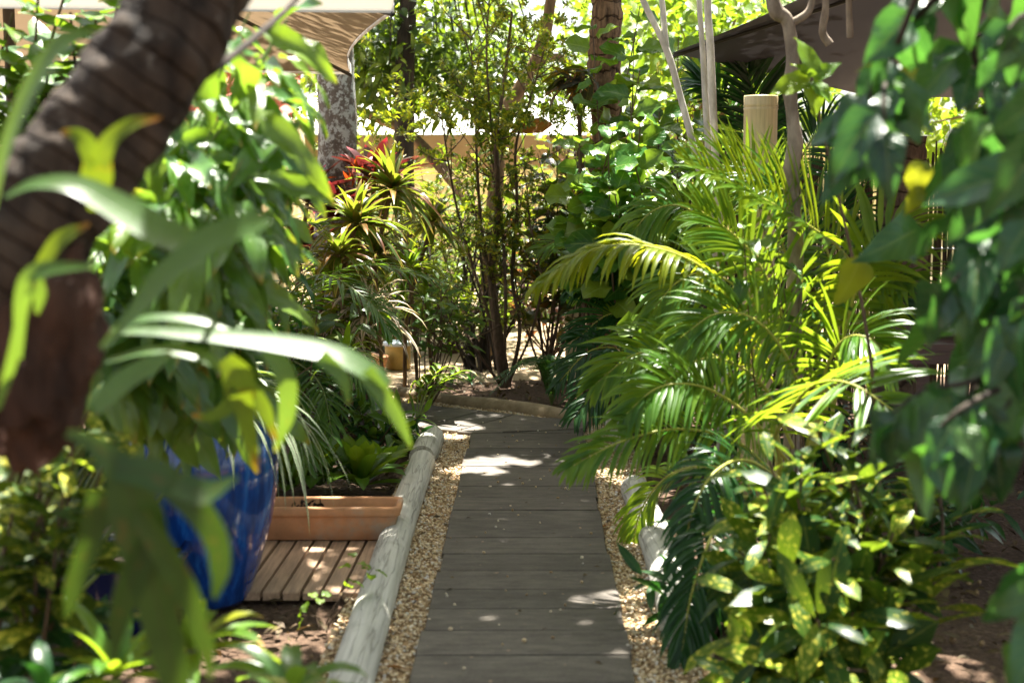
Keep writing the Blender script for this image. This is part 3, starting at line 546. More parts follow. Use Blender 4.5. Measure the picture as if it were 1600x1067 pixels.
def structures():
    z = 2.12; C1 = np.array([-.45, 5.5]); e1 = nrm(np.array([-.16, 1.])); e2 = np.array([-e1[1], e1[0]])
    cv = [(*C1, z), (*(C1+e1*3.4), z), (*(C1+e1*3.4+e2*3.4), z), (*(C1+e2*3.4), z)]; ct = C1+e1*1.7+e2*1.7
    umbrella('garden_umbrella', 'beige square garden umbrella with white top edge behind the leaning trunk', cv, (*ct, 2.85), M['beige'], M['alu'], .06, ct)
    cc = np.array([3.71, 7.07]); cv = []
    for k in range(8):
        a = R(160-45*k); p = cc+3.0*np.array([math.cos(a), math.sin(a)]); zz = 2.17-(.09*(p[1]-8.1) if p[1] > 8.1 else 0); cv.append((*p, zz))
    cv[7] = (1.3, 5.5, 2.26)
    umbrella('garden_umbrella', 'dark charcoal umbrella over the reed fence', cv, (*cc, 3.05), M['char'], M['alu'], 0, cc, None, .012)
    # pavilion canopy and wall behind the shrubs
    y = 19.; t = thing('pavilion', 'white-topped awning with tan valance beyond the flowering shrubs', 'awning', (-.3, y+2, 0)); b = MB()
    e = 2.03; xa, xb = -3.4, 2.6
    V = [(xa, y, e), (xb, y, e-.02), (xb-.4, y+3.2, e+.95), (xa+.6, y+3.2, e+.95)]; n = 12; rows = []
    for j in range(n+1):
        s = j/n; row = []
        for i in range(n+1):
            q = i/n; p = (np.array(V[0])*(1-q)+np.array(V[1])*q)*(1-s)+(np.array(V[3])*(1-q)+np.array(V[2])*q)*s; p[2] -= .1*math.sin(math.pi*s); row.append(p)
        rows.append(row)
    b.add(np.array(rows), quads(n+1, n+1)); b.build('canopy', M['white'], t)
    b = MB(); box(b, (xa, y-.02, e-.46), (xb, y+.0, e-.02)); b.build('valance', M['tanwall'], t, smooth=False)
    for x in (xa+.05, xb-.05):
        b = MB(); tube(b, [(x, y+.1, 0), (x, y+.1, e)], .04, 10, 4); b.build('post', M['bark_tan'], t)
    b = MB(); box(b, (-9, 22.4, 0), (9, 22.6, 1.9)); box(b, (-9.1, 22.34, 1.9), (9.1, 22.66, 1.98)); tag(b.build('garden_wall', M['creamwall'], loc=(0, 22.5, 0), smooth=False), 'cream plastered boundary wall at the back of the yard', 'wall')
    # red-roofed hut
    t = thing('garden_hut', 'small cream hut with red tiled roof beneath the beige umbrella edge', 'hut', (-3.1, 17., 0)); b = MB(); box(b, (-4.6, 16.2, 0), (-2.6, 18, 2.15)); b.build('wall', M['creamwall'], t, smooth=False)
    b = MB(); rows = []
    for j in range(13):
        for x in np.linspace(-4.8, -2.42, 23): rows.append((x, 15.9+j*.1, 2.1+j*.075+.02*abs(math.sin(x*14))+(.015 if j % 2 else 0)))
    b.add(np.array(rows), quads(13, 23)); b.build('roof', M['redroof'], t, smooth=False)
    # low sleeper wall behind the sand
    b = MB(); r = rg(3); x = -4.
    while x < 3:
        w = r.uniform(.35, .5); box(b, (x, 14.2+r.normal(0, .01), 0), (x+w-.012, 14.36, .17+r.normal(0, .008))); x += w
    tag(b.build('sleeper_wall', M['sleeper'], loc=(0, 14.3, 0), smooth=False), 'low dark timber retaining wall at the back of the sand', 'wall')
    # reed fence
    a, c = np.array([.42, 10.45]), np.array([4.4, 8.9]); t = thing('reed_fence', 'brown reed screen fence behind the areca palms', 'fence', (*(a+c)/2, 0)); r = rg(5); b = MB(); n = 620
    for i in range(n):
        q = (i+r.uniform(-.3, .3))/n; p = a*(1-q)+c*q; hh = 1.62+r.normal(0, .05); o = r.normal(0, .012, 2); tube(b, [(*p+r.normal(0, .008, 2), 0), (*p+o, hh*.5), (*p+o*1.5+r.normal(0, .006, 2), hh)], r.uniform(.005, .0085), 5, 4)
    b.build('reeds', M['reed'], t)
    for zz in (.4, 1.0, 1.5):
        for k in (0, 1):
            b = MB(); d = np.array([-.02, -.05])*(1 if k else -.4); tube(b, [(*(a+d), zz), (*((a+c)/2+d), zz+.01), (*(c+d), zz)], .004, 5, 20); b.build('wire', M['wire'], t)
    for px, d_ in ((893, 10.3),):
        p = P(px, 560, d_); b = MB(); tube(b, [(p[0], p[1], 0), (p[0]+.01, p[1], 1.0)], (.05, .046), 14, 20, rings=4, ramp=.05, cap=True); tag(b.build('bamboo_post', M['bamboo'], loc=(p[0], p[1], 0)), 'short sunlit bamboo stake at the end of the reed fence by the sand', 'post')
    p = P(1186, 300, 6.2); zt = P(1186, 150, 6.2)[2]; t = thing('bamboo_post', 'thick pale cut bamboo post rising behind yellow palm fronds', 'post', (p[0], p[1], 0)); b = MB()
    pr = [(.002, 0), (.076, 0)]
    for zz in (.35, .72, 1.1, 1.45, zt-.05): pr += [(.072, zz-.012), (.0755, zz-.004), (.07, zz), (.0755, zz+.004), (.0725, zz+.014)]
    pr += [(.073, zt-.004), (.071, zt), (.06, zt-.001), (.058, zt-.01), (.057, zt-.06), (.002, zt-.062)]
    lathe(b, (p[0], p[1], 0), pr, 40); b.build('culm', M['bamboo'], t)
    # table with a white napkin
    y = 6.5; p = P(1470, 545, y); zt = .72; t = thing('garden_table', 'dark brown slatted wooden table partly hidden by dark leaves', 'table', (p[0]+.35, y+.35, 0)); b = MB(); x = p[0]-.15; 
    for k in range(9): box(b, (x, y+k*.095, zt-.03), (x+1.1, y+k*.095+.085, zt))
    box(b, (x, y-.003, zt-.09), (x+1.1, y+.02, zt-.031)); b.build('tabletop', M['tablewood'], t, smooth=False)
    for dx, dy in ((.06, .06), (1.0, .06), (.06, .76), (1.0, .76)):
        b = MB(); box(b, (x+dx, y+dy, 0), (x+dx+.06, y+dy+.06, zt-.032)); b.build('leg', M['tablewood'], t, smooth=False)
    b = MB(); q = np.array([x+.3, y+.32, zt+.003]); k = 12; rows = []
    for i in range(k+1):
        for j in range(k+1): u_, v_ = i/k, j/k; rows.append(q+[u_*.3-.15, v_*.22-.11, .05*math.sin(math.pi*u_)**2*(1-.4*v_)+.008*math.sin(9*v_+5*u_)+.01])
    b.add(np.array(rows), quads(k+1, k+1)); tag(b.build('napkin', M['paint_white'], loc=q), 'folded white napkin lying on the brown table', 'napkin')
structures()

# ================================================================== TREES
def trees():
    # leaning palm in the foreground carrying the staghorn fern
    d = 1.95; t = thing('leaning_tree', 'dark rough leaning trunk sweeping across the upper foreground', 'tree', (-1.5, 2.2, 0)); b = MB()
    pts = [(-1.5, 2.2, 0), P(-260, 800, 2.3), P(-90, 560, 2.35), P(15, 405, 2.38), P(90, 302, 2.4), P(168, 195, 2.43), P(240, 92, 2.45), P(300, -8, 2.5), P(352, -130, 2.55), P(400, -330, 2.6), (-.25, 2.6, 3.3)]
    tube(b, pts, (.13, .12, .105, .1, .1, .098, .095, .09, .085, .08, .06), 26, 140, bump=.016, bs=19., rings=27, ramp=.03); b.build('trunk', M['bark_dark'], t)
    b = MB(); tube(b, [P(205, 190, 2.45), P(262, 158, 2.5), P(340, 105, 2.55), P(415, 45, 2.8), P(470, -10, 3.0), P(520, -90, 3.2)], (.011, .008, .007, .005), 8, 30); b.build('branch', M['bark_black'], t)
    b = MB(); K = crown(b, (-.8, 1.5, 3.8), (.9, 1.0, .4), 24, 60, .28, T_lance, .2, 21); tt = MB()
    for k in K[:14]: tube(tt, [(-.25, 2.6, 3.3), (np.array([-.8, 3.0, 3.3])+k)/2+[0, 0, .1], k], (.025, .006), 6, 8)
    b.build('crown', M['dark'], t); tt.build('limbs', M['bark_dark'], t)
    def tree(name, label, base, pts, rad, mat, cr=None, lm=None, TS=T_ov, S=.13, seed=0, n=16, bump=.006, extra=None, rings=0, ramp=0, per=60, cs=.3, group=None, nlimb=14):
        t = thing(name, label, 'tree', (*np.asarray(base)[:2], 0), group); b = MB(); tube(b, pts, rad, n, 60, bump=bump, bs=9., rings=rings, ramp=ramp); b.build('trunk', mat, t)
        if extra:
            for e, rr in extra: b = MB(); tube(b, e, rr, 8, 24, bump=bump*.4, bs=12.); b.build('branch', mat, t)
        if cr:
            b = MB(); lb = MB(); 
            for q, (c, rad_, nc) in enumerate(cr):
                K = crown(b, c, rad_, nc, per, cs, TS, S, seed+q*13); top = np.asarray(pts[-1], float)
                ok = [k for k in K if lit(top+(k-top)*np.linspace(.1, 1, 12)[:, None]+[0, 0, .08]).all()]
                for k in (ok or list(K[:2]))[:nlimb]: tube(lb, [top, (top+k)/2+[0, 0, .12], k], (max(.012, np.atleast_1d(rad)[-1]*.45), .005), 6, 8)
            lb.build('limbs', mat, t); b.build('crown', lm, t)
        return t
    p = P(523, 250, 9.5); tree('lichened_tree', 'stout trunk mottled with pale lichen behind the maroon bromeliads', p, [(p[0]+.03, 9.5, 0), (p[0], 9.5, 1.2), P(526, 150, 9.5), (p[0]-.1, 9.7, 3.6), (-1.7, 10.6, 4.9)], (.16, .14, .125, .11, .08), M['bark_lichen'], [((-2.2, 11.4, 5.2), (1.5, 1.5, .6), 50)], M['dark'], T_ov, .15, 31, per=60, cs=.35, nlimb=5)
    p = P(631, 150, 12.2); tree('dark_tree', 'slim blackish trunk in front of the white awning', p, [(p[0]+.02, 12.2, 0), (p[0], 12.2, 1.4), P(633, 90, 12.2), (p[0]+.04, 12.3, 3.2), (p[0], 12.2, 5.6)], (.1, .085, .08, .07, .05), M['bark_black'], [((p[0], 12.2, 6.6), (1.6, 1.6, .8), 30), (P(640, 90, 12.4), (.5, .4, .35), 11), (P(730, 70, 12.8), (.6, .5, .4), 12), (P(600, 125, 12.6), (.35, .3, .22), 9), (P(690, 130, 12.9), (.4, .3, .2), 10), (P(785, 120, 13.2), (.4, .3, .25), 10), (P(570, 60, 12.7), (.3, .3, .3), 9)], M['dark'], T_lance, .17, 41, per=45, cs=.22, nlimb=6)
    p = P(765, 400, 11.4); tree('frangipani_tree', 'tan slanting bare limbed tree rising behind the golden shrub', p, [(p[0]-.02, 11.4, 0), P(765, 400, 11.4), P(775, 290, 11.4), P(783, 190, 11.4), P(812, 140, 11.4), P(845, 75, 11.4), P(862, -10, 11.4), P(880, -200, 11.5)], (.08, .065, .06, .055, .05, .045, .04), M['bark_tan'], [((1.5, 11.5, 4.5), (1.2, 1.3, .6), 26)], M['lime'], T_ov, .16, 51, per=45,
        extra=[([P(835, 100, 11.4), P(872, 90, 11.3), P(890, 105, 11.2), P(900, 122, 11.1)], (.035, .03, .02)), ([P(560, 175, 12.9), P(590, 185, 12.8), P(640, 210, 12.6), P(690, 262, 12.2), P(745, 330, 11.6)], (.04, .05, .055))])
    p = P(945, 100, 9.4); tree('broken_palm', 'shaggy broken palm trunk wrapped in climbing leaves', p, [(p[0]+.03, 9.4, 0), (p[0]+.02, 9.4, 1.2), P(948, 160, 9.4), P(944, 90, 9.4), P(947, 10, 9.4), P(948, -120, 9.5)], (.13, .11, .1, .105, .1, .1), M['bark_broken'], bump=.02, rings=9, ramp=.12)
    b = MB(); r = rg(3); q = P(905, 122, 9.15); place(b, T_lance, ellip(r, 60, q, (.12, .08, .06)), nrm(np.array([-.6, -.3, -.3])+r.normal(0, .35, (60, 3))), nrm(UP+r.normal(0, .4, (60, 3))), r.uniform(.1, .22, 60)); tag(b.build('dead_bromeliad', M['deadleaf'], loc=q), 'dried black and orange leaf tuft clinging to the broken palm', 'dead leaves')
    p = P(1412, 300, 8.2); tree('palm_stump', 'cut ringed palm stump against the reed fence', p, [(p[0], 8.2, 0), (p[0]+.01, 8.2, .9), P(1412, 214, 8.2)], (.16, .14, .125), M['bark_palm'], bump=.008, rings=11, ramp=.09)
    # pale multi-stemmed tree: three bare stems, plus an unseen crown added to shade the path
    p = P(1128, 760, 6.6); b0 = np.array([p[0], 6.6, 0]); t = tree('pale_stemmed_tree', 'cluster of slender pale grey bare stems beside the charcoal umbrella', p, [b0, P(1124, 420, 6.6), P(1092, 265, 6.6), P(1060, 140, 6.6), P(1040, 75, 6.6), P(1000, -10, 6.6), P(960, -120, 6.6), P(930, -260, 6.6)], (.026, .019, .017, .0155, .0155, .014, .012, .01), M['bark_grey'], [((.42, 5.5, 4.6), (.8, 1.7, .35), 120), ((.5, 8.2, 4.8), (.95, 1.5, .35), 125), ((.3, 10., 4.9), (1., .9, .3), 60)], M['dark'], T_ov, .15, 61, 10, .003, per=60, cs=.3, nlimb=5,
        extra=[([P(1041, 78, 6.6), P(1036, 20, 6.6), P(1030, -60, 6.6), P(1034, -220, 6.6)], (.014, .013, .01)), ([b0+[.03, .02, 0], P(1118, 420, 6.5), P(1107, 240, 6.5), P(1098, 80, 6.5), P(1092, -20, 6.5), P(1090, -240, 6.5)], (.022, .016, .013, .012)), ([b0+[.05, .04, 0], P(1126, 420, 6.7), P(1117, 240, 6.7), P(1110, 80, 6.7), P(1106, -20, 6.7), P(1120, -240, 6.6)], (.024, .02, .018, .015))])
    p = P(1240, 500, 5.4); tree('gnarled_tree', 'thin gnarled brown trunk with knobbly forks under the umbrella', p, [(p[0], 5.4, 0), P(1243, 400, 5.4), P(1236, 280, 5.4), P(1242, 215, 5.4), P(1234, 150, 5.4), P(1239, 100, 5.4), P(1235, 60, 5.4), P(1228, 30, 5.4), P(1212, 15, 5.4), P(1203, -40, 5.4), P(1190, -200, 5.4), (1.1, 5.0, 3.4)], (.035, .03, .028, .026, .027, .026, .026, .031, .022, .018, .012), M['bark_grey2'], [((1.45, 4.2, 3.9), (.95, 1.5, .4), 64)], M['dark'], T_ov, .15, 71, 12, .011, per=55,  # unseen crown added overhead to shade the near vine and croton
        extra=[([P(1230, 40, 5.4), P(1262, 20, 5.4), P(1272, -10, 5.4), P(1290, -60, 5.4)], (.018, .014, .01)), ([P(1296, 70, 5.5), P(1285, 50, 5.5), P(1290, 10, 5.5), P(1288, -60, 5.5)], (.016, .014, .012)), ([P(1328, 60, 5.6), P(1327, 20, 5.6), P(1325, -60, 5.6)], (.014, .012))])
    # unseen tree added at right so its crown shades the bed
    tree('shade_tree', 'unseen tree added behind the dark leafy branches to shade the bed', (3.3, 4.2), [(3.2, 4.2, 0), (3.25, 4.2, 1.6), (3.1, 4.2, 3.0)], (.13, .11, .09), M['bark_black'], [((2.4, 4.6, 4.2), (1.8, 1.8, .6), 40)], M['dark'], T_ov, .16, 81, per=55)
    # background trees
    bg = [(-3.6, 17.8, 3.0, 1.9, 1.8, 'leafy pale green tree behind the red roofed hut', 40), (-1.6, 24.5, 3.3, 2.0, 2.2, 'sunlit yellow-green tree rising over the white awning', 50), (.9, 24.2, 3.6, 2.0, 2.2, 'tall bright tree beyond the awning at the slanting limbs', 50), (3.2, 20.5, 3.0, 1.9, 1.9, 'bushy bright tree behind the broken palm', 46), (5.6, 15.5, 2.8, 1.7, 1.7, 'dense green tree behind the reed fence', 36), (-6.6, 20, 3.2, 2.2, 2.2, 'broad green tree at the far end of the yard', 36), (2., 14.8, 2.7, 1.0, 1.0, 'small lime tree beside the broken palm trunk', 26), (7.5, 22, 3.4, 2.2, 2.2, 'large tree far behind the charcoal umbrella', 30)]
    for i, (x, y, z, rx, rz, lab, nc) in enumerate(bg):
        tree('broadleaf_tree', lab, (x, y), [(x, y, 0), (x+.05, y, z*.35), (x, y, z*.7)], (.12, .1, .07), M['bark_tan'], [((x, y, z), (rx, rx, rz), nc)], M['back'] if i % 3 else M['lime'], T_ov, .2, 100+i*17, 10, per=46, cs=.36, nlimb=10)
M['deadleaf'] = leaf_mat('dead_leaf', [(.02, .014, .012), (.06, .03, .02), (.3, .12, .02)], .2, .5, veins=0., spots=((.5, .2, .02), 8, .6, .2))
trees()

# ================================================================== STAGHORN FERN
def stag():
    t = thing('staghorn_fern', 'large staghorn fern with antler fronds mounted on the leaning trunk', 'fern', P(75, 480, 2.36)); r = rg(5)
    # shield: overlapping papery bowls
    c = P(62, 520, 2.36); b = MB(); n, m = 72, 54; V = []
    for i in range(m):
        th = math.pi*(i/(m-1)); 
        for j in range(n):
            a = 2*math.pi*j/n; v = np.array([math.sin(th)*math.cos(a)*.1, math.sin(th)*math.sin(a)*.095, math.cos(th)*.21]); v = v*(1+.34*mnoise.noise(Vector(v*12+3.))+.16*mnoise.noise(Vector((v[0]*42, v[1]*42, v[2]*16)))+.06*mnoise.noise(Vector(v*90))); v[0] += .35*v[2]*.3; V.append(c+v)
    b.add(np.array(V), quads(m, n, True)); b.build('shield', M['shield'], t)
    def strip(pts, d, mat, wpx, nrmv=(0, -.75, .6), fold=.2, par=None):
        d = d*1.2+.12; q = np.array([P(a, b_, d) for a, b_, *dd in pts]); k = 26; cl = spline(q, k)[None]; w = np.interp(np.linspace(0, 1, k), np.linspace(0, 1, len(wpx)), wpx)*d/F
        return cl, np.array([nrmv], float), w[None], fold
    fr = [ # list of fronds: (material, [(points, depth, widths, normal)])
     ('stagy', [([(150, 330), (152, 290), (155, 240)], 1.72, (22, 40, 52, 40), (0, -.9, .3)), ([(152, 262), (135, 225), (118, 210), (96, 206)], 1.71, (34, 30, 20, 6), (0, -.9, .4)), ([(156, 258), (172, 222), (205, 195), (252, 184)], 1.70, (36, 32, 24, 5), (0, -.85, .5))]),
     ('stag', [([(8, 308), (55, 288), (120, 292), (200, 335), (270, 372), (330, 385)], 1.6, (8, 24, 42, 60, 62, 34), (.1, -.7, .75))]),
     ('stag', [([(160, 545), (210, 490), (260, 430), (330, 375), (400, 350), (425, 345)], 1.55, (14, 30, 46, 54, 40, 4), (-.3, -.8, .5))]),
     ('stag', [([(-10, 330), (10, 235), (50, 140), (95, 72), (150, 48)], 1.5, (18, 34, 48, 46, 6), (-.6, -.8, .3))]),
     ('stag', [([(30, 560), (35, 470), (60, 425), (150, 415)], 1.6, (10, 26, 32, 6), (.1, -.8, .5)), ([(55, 430), (62, 460), (58, 490)], 1.6, (20, 22, 6), (.1, -.9, .3))]),
     ('stagy', [([(62, 420), (95, 375), (140, 350)], 1.7, (24, 30, 8), (0, -.8, .5))]),
     ('stag', [([(150, 520), (230, 518), (330, 526), (430, 538), (520, 556), (580, 584), (606, 604)], 1.97, (16, 22, 34, 46, 50, 40, 26), (.1, -.55, .85)), ([(570, 580), (600, 620), (625, 660), (642, 698)], 1.96, (30, 26, 20, 5), (.1, -.9, .3)), ([(420, 545), (446, 590), (448, 650), (430, 705)], 1.96, (30, 34, 26, 5), (.15, -.9, .3)), ([(500, 556), (535, 590), (545, 630)], 1.95, (26, 22, 5), (.1, -.9, .3))]),
     ('stag', [([(165, 565), (240, 548), (310, 556), (352, 580)], 1.95, (12, 26, 32, 14), (0, -.5, .9))]),
     ('stag', [([(160, 535), (220, 500), (300, 500), (370, 520)], 2.0, (10, 20, 22, 6), (0, -.5, .9))]),
     ('stagy', [([(352, 560), (372, 590), (376, 625)], 1.94, (26, 52, 44), (.1, -.95, .2)), ([(374, 612), (352, 640), (325, 652), (300, 648)], 1.93, (36, 24, 16, 5), (-.1, -.9, .3)), ([(376, 615), (386, 655), (394, 695), (402, 738)], 1.92, (36, 28, 22, 5), (0, -.95, .2)), ([(384, 600), (412, 640), (432, 688)], 1.95, (30, 26, 6), (.2, -.95, .2))]),
     ('stago', [([(105, 676), (150, 696), (190, 736), (212, 800), (228, 860), (243, 930), (262, 1010), (285, 1110)], 1.45, (14, 30, 56, 88, 80, 66, 58, 40), (.1, -.9, .35)), ([(232, 850), (205, 910), (185, 970), (178, 1030)], 1.44, (34, 46, 34, 8), (.25, -.9, .3)), ([(215, 800), (250, 850), (290, 920), (320, 1000), (330, 1060)], 1.43, (30, 44, 44, 34, 8), (-.2, -.9, .3)), ([(180, 730), (250, 745), (300, 785), (338, 840), (345, 890), (335, 935)], 1.44, (44, 52, 48, 42, 36, 8), (-.2, -.85, .4)), ([(160, 770), (140, 850), (115, 920), (104, 965)], 1.46, (44, 40, 30, 6), (.2, -.9, .3)), ([(275, 755), (320, 770), (372, 745)], 1.42, (46, 50, 8), (0, -.7, .7))]),
     ('stag', [([(150, 640), (190, 600), (240, 570), (268, 552)], 1.75, (30, 44, 36, 8), (0, -.7, .6))]),
     ('stag', [([(-5, 640), (20, 560), (35, 490), (55, 440)], 1.55, (10, 18, 16, 5), (.3, -.8, .3))]),
    ]
    for mt, strips in fr:
        b = MB()
        for pts, d, w, nv in strips:
            cl, N, W, fo = strip(pts, d, mt, w, nv); ribbons(b, cl, N, W, fo)
        b.build('frond', M[mt], t)
stag()

# ================================================================== LEFT SIDE PLANTS
def leftside():
    r = rg(21)
    # broad long-leaved shrub
    d = 3.7; base = np.array([-1.55, 3.9, 0]); t = thing('broadleaf_shrub', 'tall shrub of long glossy drooping leaves behind the leaning trunk', 'shrub', base); s, l = MB(), MB()
    tips = [P(x, y, dd) for x, y, dd in [(300, 60, 3.6), (370, 110, 3.5), (430, 60, 3.6), (405, 90, 3.4), (340, 190, 3.3), (380, 195, 3.6), (375, 250, 3.9), (250, 250, 3.5), (330, 290, 3.4), (370, 330, 3.7), (385, 350, 4.0), (280, 380, 3.6), (230, 180, 3.9), (350, 360, 3.9), (290, 350, 4.1), (230, 370, 4.0), (200, 330, 4.1), (425, 75, 3.3), (450, 30, 3.7), (390, 20, 3.4), (330, 20, 3.8), (300, 130, 3.3), (380, 250, 3.2), (390, 140, 3.3), (375, 165, 3.5), (380, 220, 3.8), (390, 300, 3.3), (400, 320, 3.8), (250, 330, 3.5), (300, 330, 3.3), (360, 360, 3.6), (270, 90, 3.5), (400, 375, 4.1)]]
    bush(base, tips, T_big, .25, 14, .66, .008, 5, .25, .12, s, l, .03, .4, facing=(1.1, -.3, -.45), face=.4); s.build('stems', M['gstem'], t); l.build('foliage', M['gloss'], t)
    # darker hanging foliage below it
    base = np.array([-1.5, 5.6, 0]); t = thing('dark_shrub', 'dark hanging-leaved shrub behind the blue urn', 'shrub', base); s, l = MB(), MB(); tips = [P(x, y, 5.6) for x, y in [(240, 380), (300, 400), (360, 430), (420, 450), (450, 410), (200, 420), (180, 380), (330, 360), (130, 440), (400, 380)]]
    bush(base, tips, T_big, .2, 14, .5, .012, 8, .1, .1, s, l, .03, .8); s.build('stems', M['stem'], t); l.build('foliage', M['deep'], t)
    # leaves in the upper left corner
    base = np.array([-1.75, 4.6, 0]); t = thing('corner_shrub', 'bright leafy shrub glimpsed beyond the leaning trunk', 'shrub', base); s, l = MB(), MB(); tips = [P(x, y, 4.4) for x, y in [(20, 20), (80, 60), (40, 120), (110, 20), (150, 30), (20, 200), (70, 160), (0, 270), (-60, 100), (130, 90), (190, -20), (60, -10), (10, 70), (110, -40), (170, 60), (-10, 150), (40, 240), (220, -60)]]
    bush(base, tips, T_ov, .19, 34, .55, .014, 9, .3, .15, s, l, .03, .3); s.build('stems', M['stem'], t); l.build('foliage', M['bright'], t)
    # spotted croton beside the fern
    base = np.array([-1.22, 3.1, 0]); t = thing('spotted_croton', 'yellow spotted croton bush tucked under the staghorn fern', 'shrub', base); s, l = MB(), MB(); tips = [P(x, y, 3.0) for x, y in [(120, 660), (170, 700), (60, 720), (100, 760), (30, 640), (140, 640), (20, 800), (60, 830)]]
    bush(base, tips, T_obov, .15, 16, .55, .009, 12, .45, .06, s, l, .015, .1); s.build('stems', M['stem'], t); l.build('foliage', M['crotony'], t)
    base = P(60, 1200, 3.2)*[1, 1, 0]; t = thing('understory_shrub', 'dark low shrub in the bottom corner with a few pale leaves', 'shrub', base); s, l = MB(), MB(); tips = [P(x, y, 3.1) for x, y in [(20, 820), (60, 860), (30, 930), (90, 900), (0, 880), (70, 1000), (130, 960)]]
    bush(base, tips, T_lance, .16, 13, .4, .008, 14, .3, .05, s, l, .015, .2); s.build('stems', M['stem'], t); l.build('foliage', M['deep'], t)
    # yellow-lit strap plants along the bottom
    for px, py, dd, n, L, W, seed, lab, mt in [(300, 1020, 2.9, 11, .26, .045, 3, 'yellow-lit broad strap plant at the foot of the blue urn', 'lily'), (455, 1090, 2.7, 11, .24, .05, 4, 'green strap leaves at the bottom edge beside the log', 'stag'), (180, 1060, 2.75, 14, .24, .04, 9, 'arching yellow-green strap plant under the hanging olive fronds', 'palm'), (70, 1090, 2.6, 8, .18, .04, 6, 'upright green sprouts in the dark bottom corner', 'deep')]:
        c = P(px, py, dd); t = thing('strap_plant', lab, 'plant', c*[1, 1, 0]); b = MB(); rosette(b, c, n, L, W, 1.1, (.15, 1.2), seed, prof=(.5, .7)); b.build('leaves', M[mt], t); b = MB(); tube(b, [c*[1, 1, 0], c], .012, 8, 5); b.build('stem', M['gstem'], t)
    # seedling by the deck
    base = G(505, 985); t = thing('seedling', 'thin seedling with a few yellow-green leaves beside the deck slats', 'plant', base); s, l = MB(), MB(); tips = [P(x, y, base[1]+.02) for x, y in [(558, 868), (585, 885), (556, 905), (500, 930), (470, 960)]]
    bush(base, tips, T_round, .055, 3, .85, .003, 3, .1, .02, s, l, .01, .2); s.build('stems', M['stem'], t); l.build('leaves', M['lime'], t)
    # fresh rosettes behind the trough
    for px, py, n, L, seed, lab in [(552, 790, 24, .36, 1, 'fresh light green rosette growing behind the terracotta trough'), (486, 790, 20, .34, 2, 'smaller green rosette beside the urn behind the trough'), (592, 765, 14, .24, 8, 'small fresh green rosette squeezed between trough and log'), (440, 795, 18, .3, 5, 'half hidden green rosette nearest the blue urn')]:
        c = G(px, py)+[0, .3, .02]; t = thing('rosette_plant', lab, 'plant', c); b = MB(); rosette(b, c, n, L, .085, .8, (.55, 1.4), seed, fold=.25, prof=(.7, .55)); b.build('leaves', M['lettuce'], t)
    # leafy plants in the bed before the bend
    for px, py, hh, seed, lab, mt in [(572, 712, .28, 3, 'leafy green plant with dark stems near the log corner', 'bright'), (530, 700, .36, 4, 'dark stemmed plant behind the fresh green rosette', 'deep'), (618, 712, .13, 6, 'low green plant with dried leaves beside the corner log', 'deep')]:
        base = G(px, py); t = thing('bed_plant', lab, 'plant', base); s, l = MB(), MB(); rr_ = rg(seed); tips = [base+[*rr_.normal(0, .1, 2), hh*rr_.uniform(.6, 1.1)] for _ in range(9)]
        bush(base, tips, T_lance, .15, 9, .4, .006, seed, .5, .03, s, l, .01, .15); s.build('stems', M['stem'], t); l.build('leaves', M[mt], t)
    # yellow lily at the corner
    base = G(648, 668); t = thing('ginger_lily', 'arching yellow-green lily at the corner of the bend', 'plant', base)
    for k, (tx, ty) in enumerate([(690, 575), (675, 592), (660, 600), (720, 580), (700, 590)]):
        b = MB(); tip = P(tx, ty, base[1]+.05*(k % 3)); c = spline([base, base*.4+tip*.6+[0, 0, .06], tip], 14); tube(b, c, (.006, .003), 6, raw=True, mat=0); i = np.arange(9); tpos = c[np.clip(4+i, 0, 13)]; sd = np.where(i % 2, 1., -1.)[:, None]*np.array([[.5, -.6, .2]])+nrm(tip-base)*.7; straps(b, tpos, sd, .17, .03, 1.1, None, 7, .3, 1); b.build('shoot', [M['gstem'], M['lily']], t)
    # palm fronds on the left middle
    c0 = np.array([-1.45, 7.6, 0]); t = thing('feather_palm', 'dark feather palm arching over the bed behind the urn', 'palm', c0)
    fl = [[P(430, 560, 7.6), P(470, 470, 7.4), P(560, 415, 7.2), P(690, 440, 7.0)], [P(430, 570, 7.6), P(440, 480, 7.2), P(500, 430, 6.9), P(575, 470, 6.7), P(610, 520, 6.6)], [P(420, 570, 7.6), P(470, 540, 7.2), P(540, 560, 6.9), P(580, 620, 6.8)], [P(420, 570, 7.6), P(450, 560, 7.1), P(500, 600, 6.7), P(520, 680, 6.5)], [P(430, 560, 7.6), P(400, 430, 7.6), P(430, 360, 7.6), P(500, 350, 7.5)], [P(420, 570, 7.6), P(460, 600, 6.9), P(470, 660, 6.5), P(480, 730, 6.3)]]
    for k, f in enumerate(fl):
        b = MB(); frond(b, f, 34, .24, .016, .5, 70, 25, .15, seed=k); b.build('frond', [M['gstem'], M['mpalm']], t)
    b = MB(); tube(b, [c0, c0+[.03, 0, .25], P(425, 565, 7.6)], (.05, .035, .02), 10, 12); b.build('stem', M['stem'], t)
    # cream-striped dracaena
    c = P(575, 500, 8.3); t = thing('striped_cordyline', 'cordyline with long cream and pink striped leaves', 'plant', c*[1, 1, 0]); b = MB(); rosette(b, c, 44, .5, .045, 1.9, (.1, 1.35), 8); rosette(b, c+[-.18, -.1, -.12], 34, .42, .04, 1.9, (.1, 1.3), 9); b.build('leaves', M['pinkvar'], t); b = MB(); tube(b, [c*[1, 1, 0], c], .016, 8, 6); tube(b, [c*[1, 1, 0]+[-.06, 0, 0], c+[-.18, -.1, -.12]], .014, 8, 6); b.build('stem', M['stem'], t)
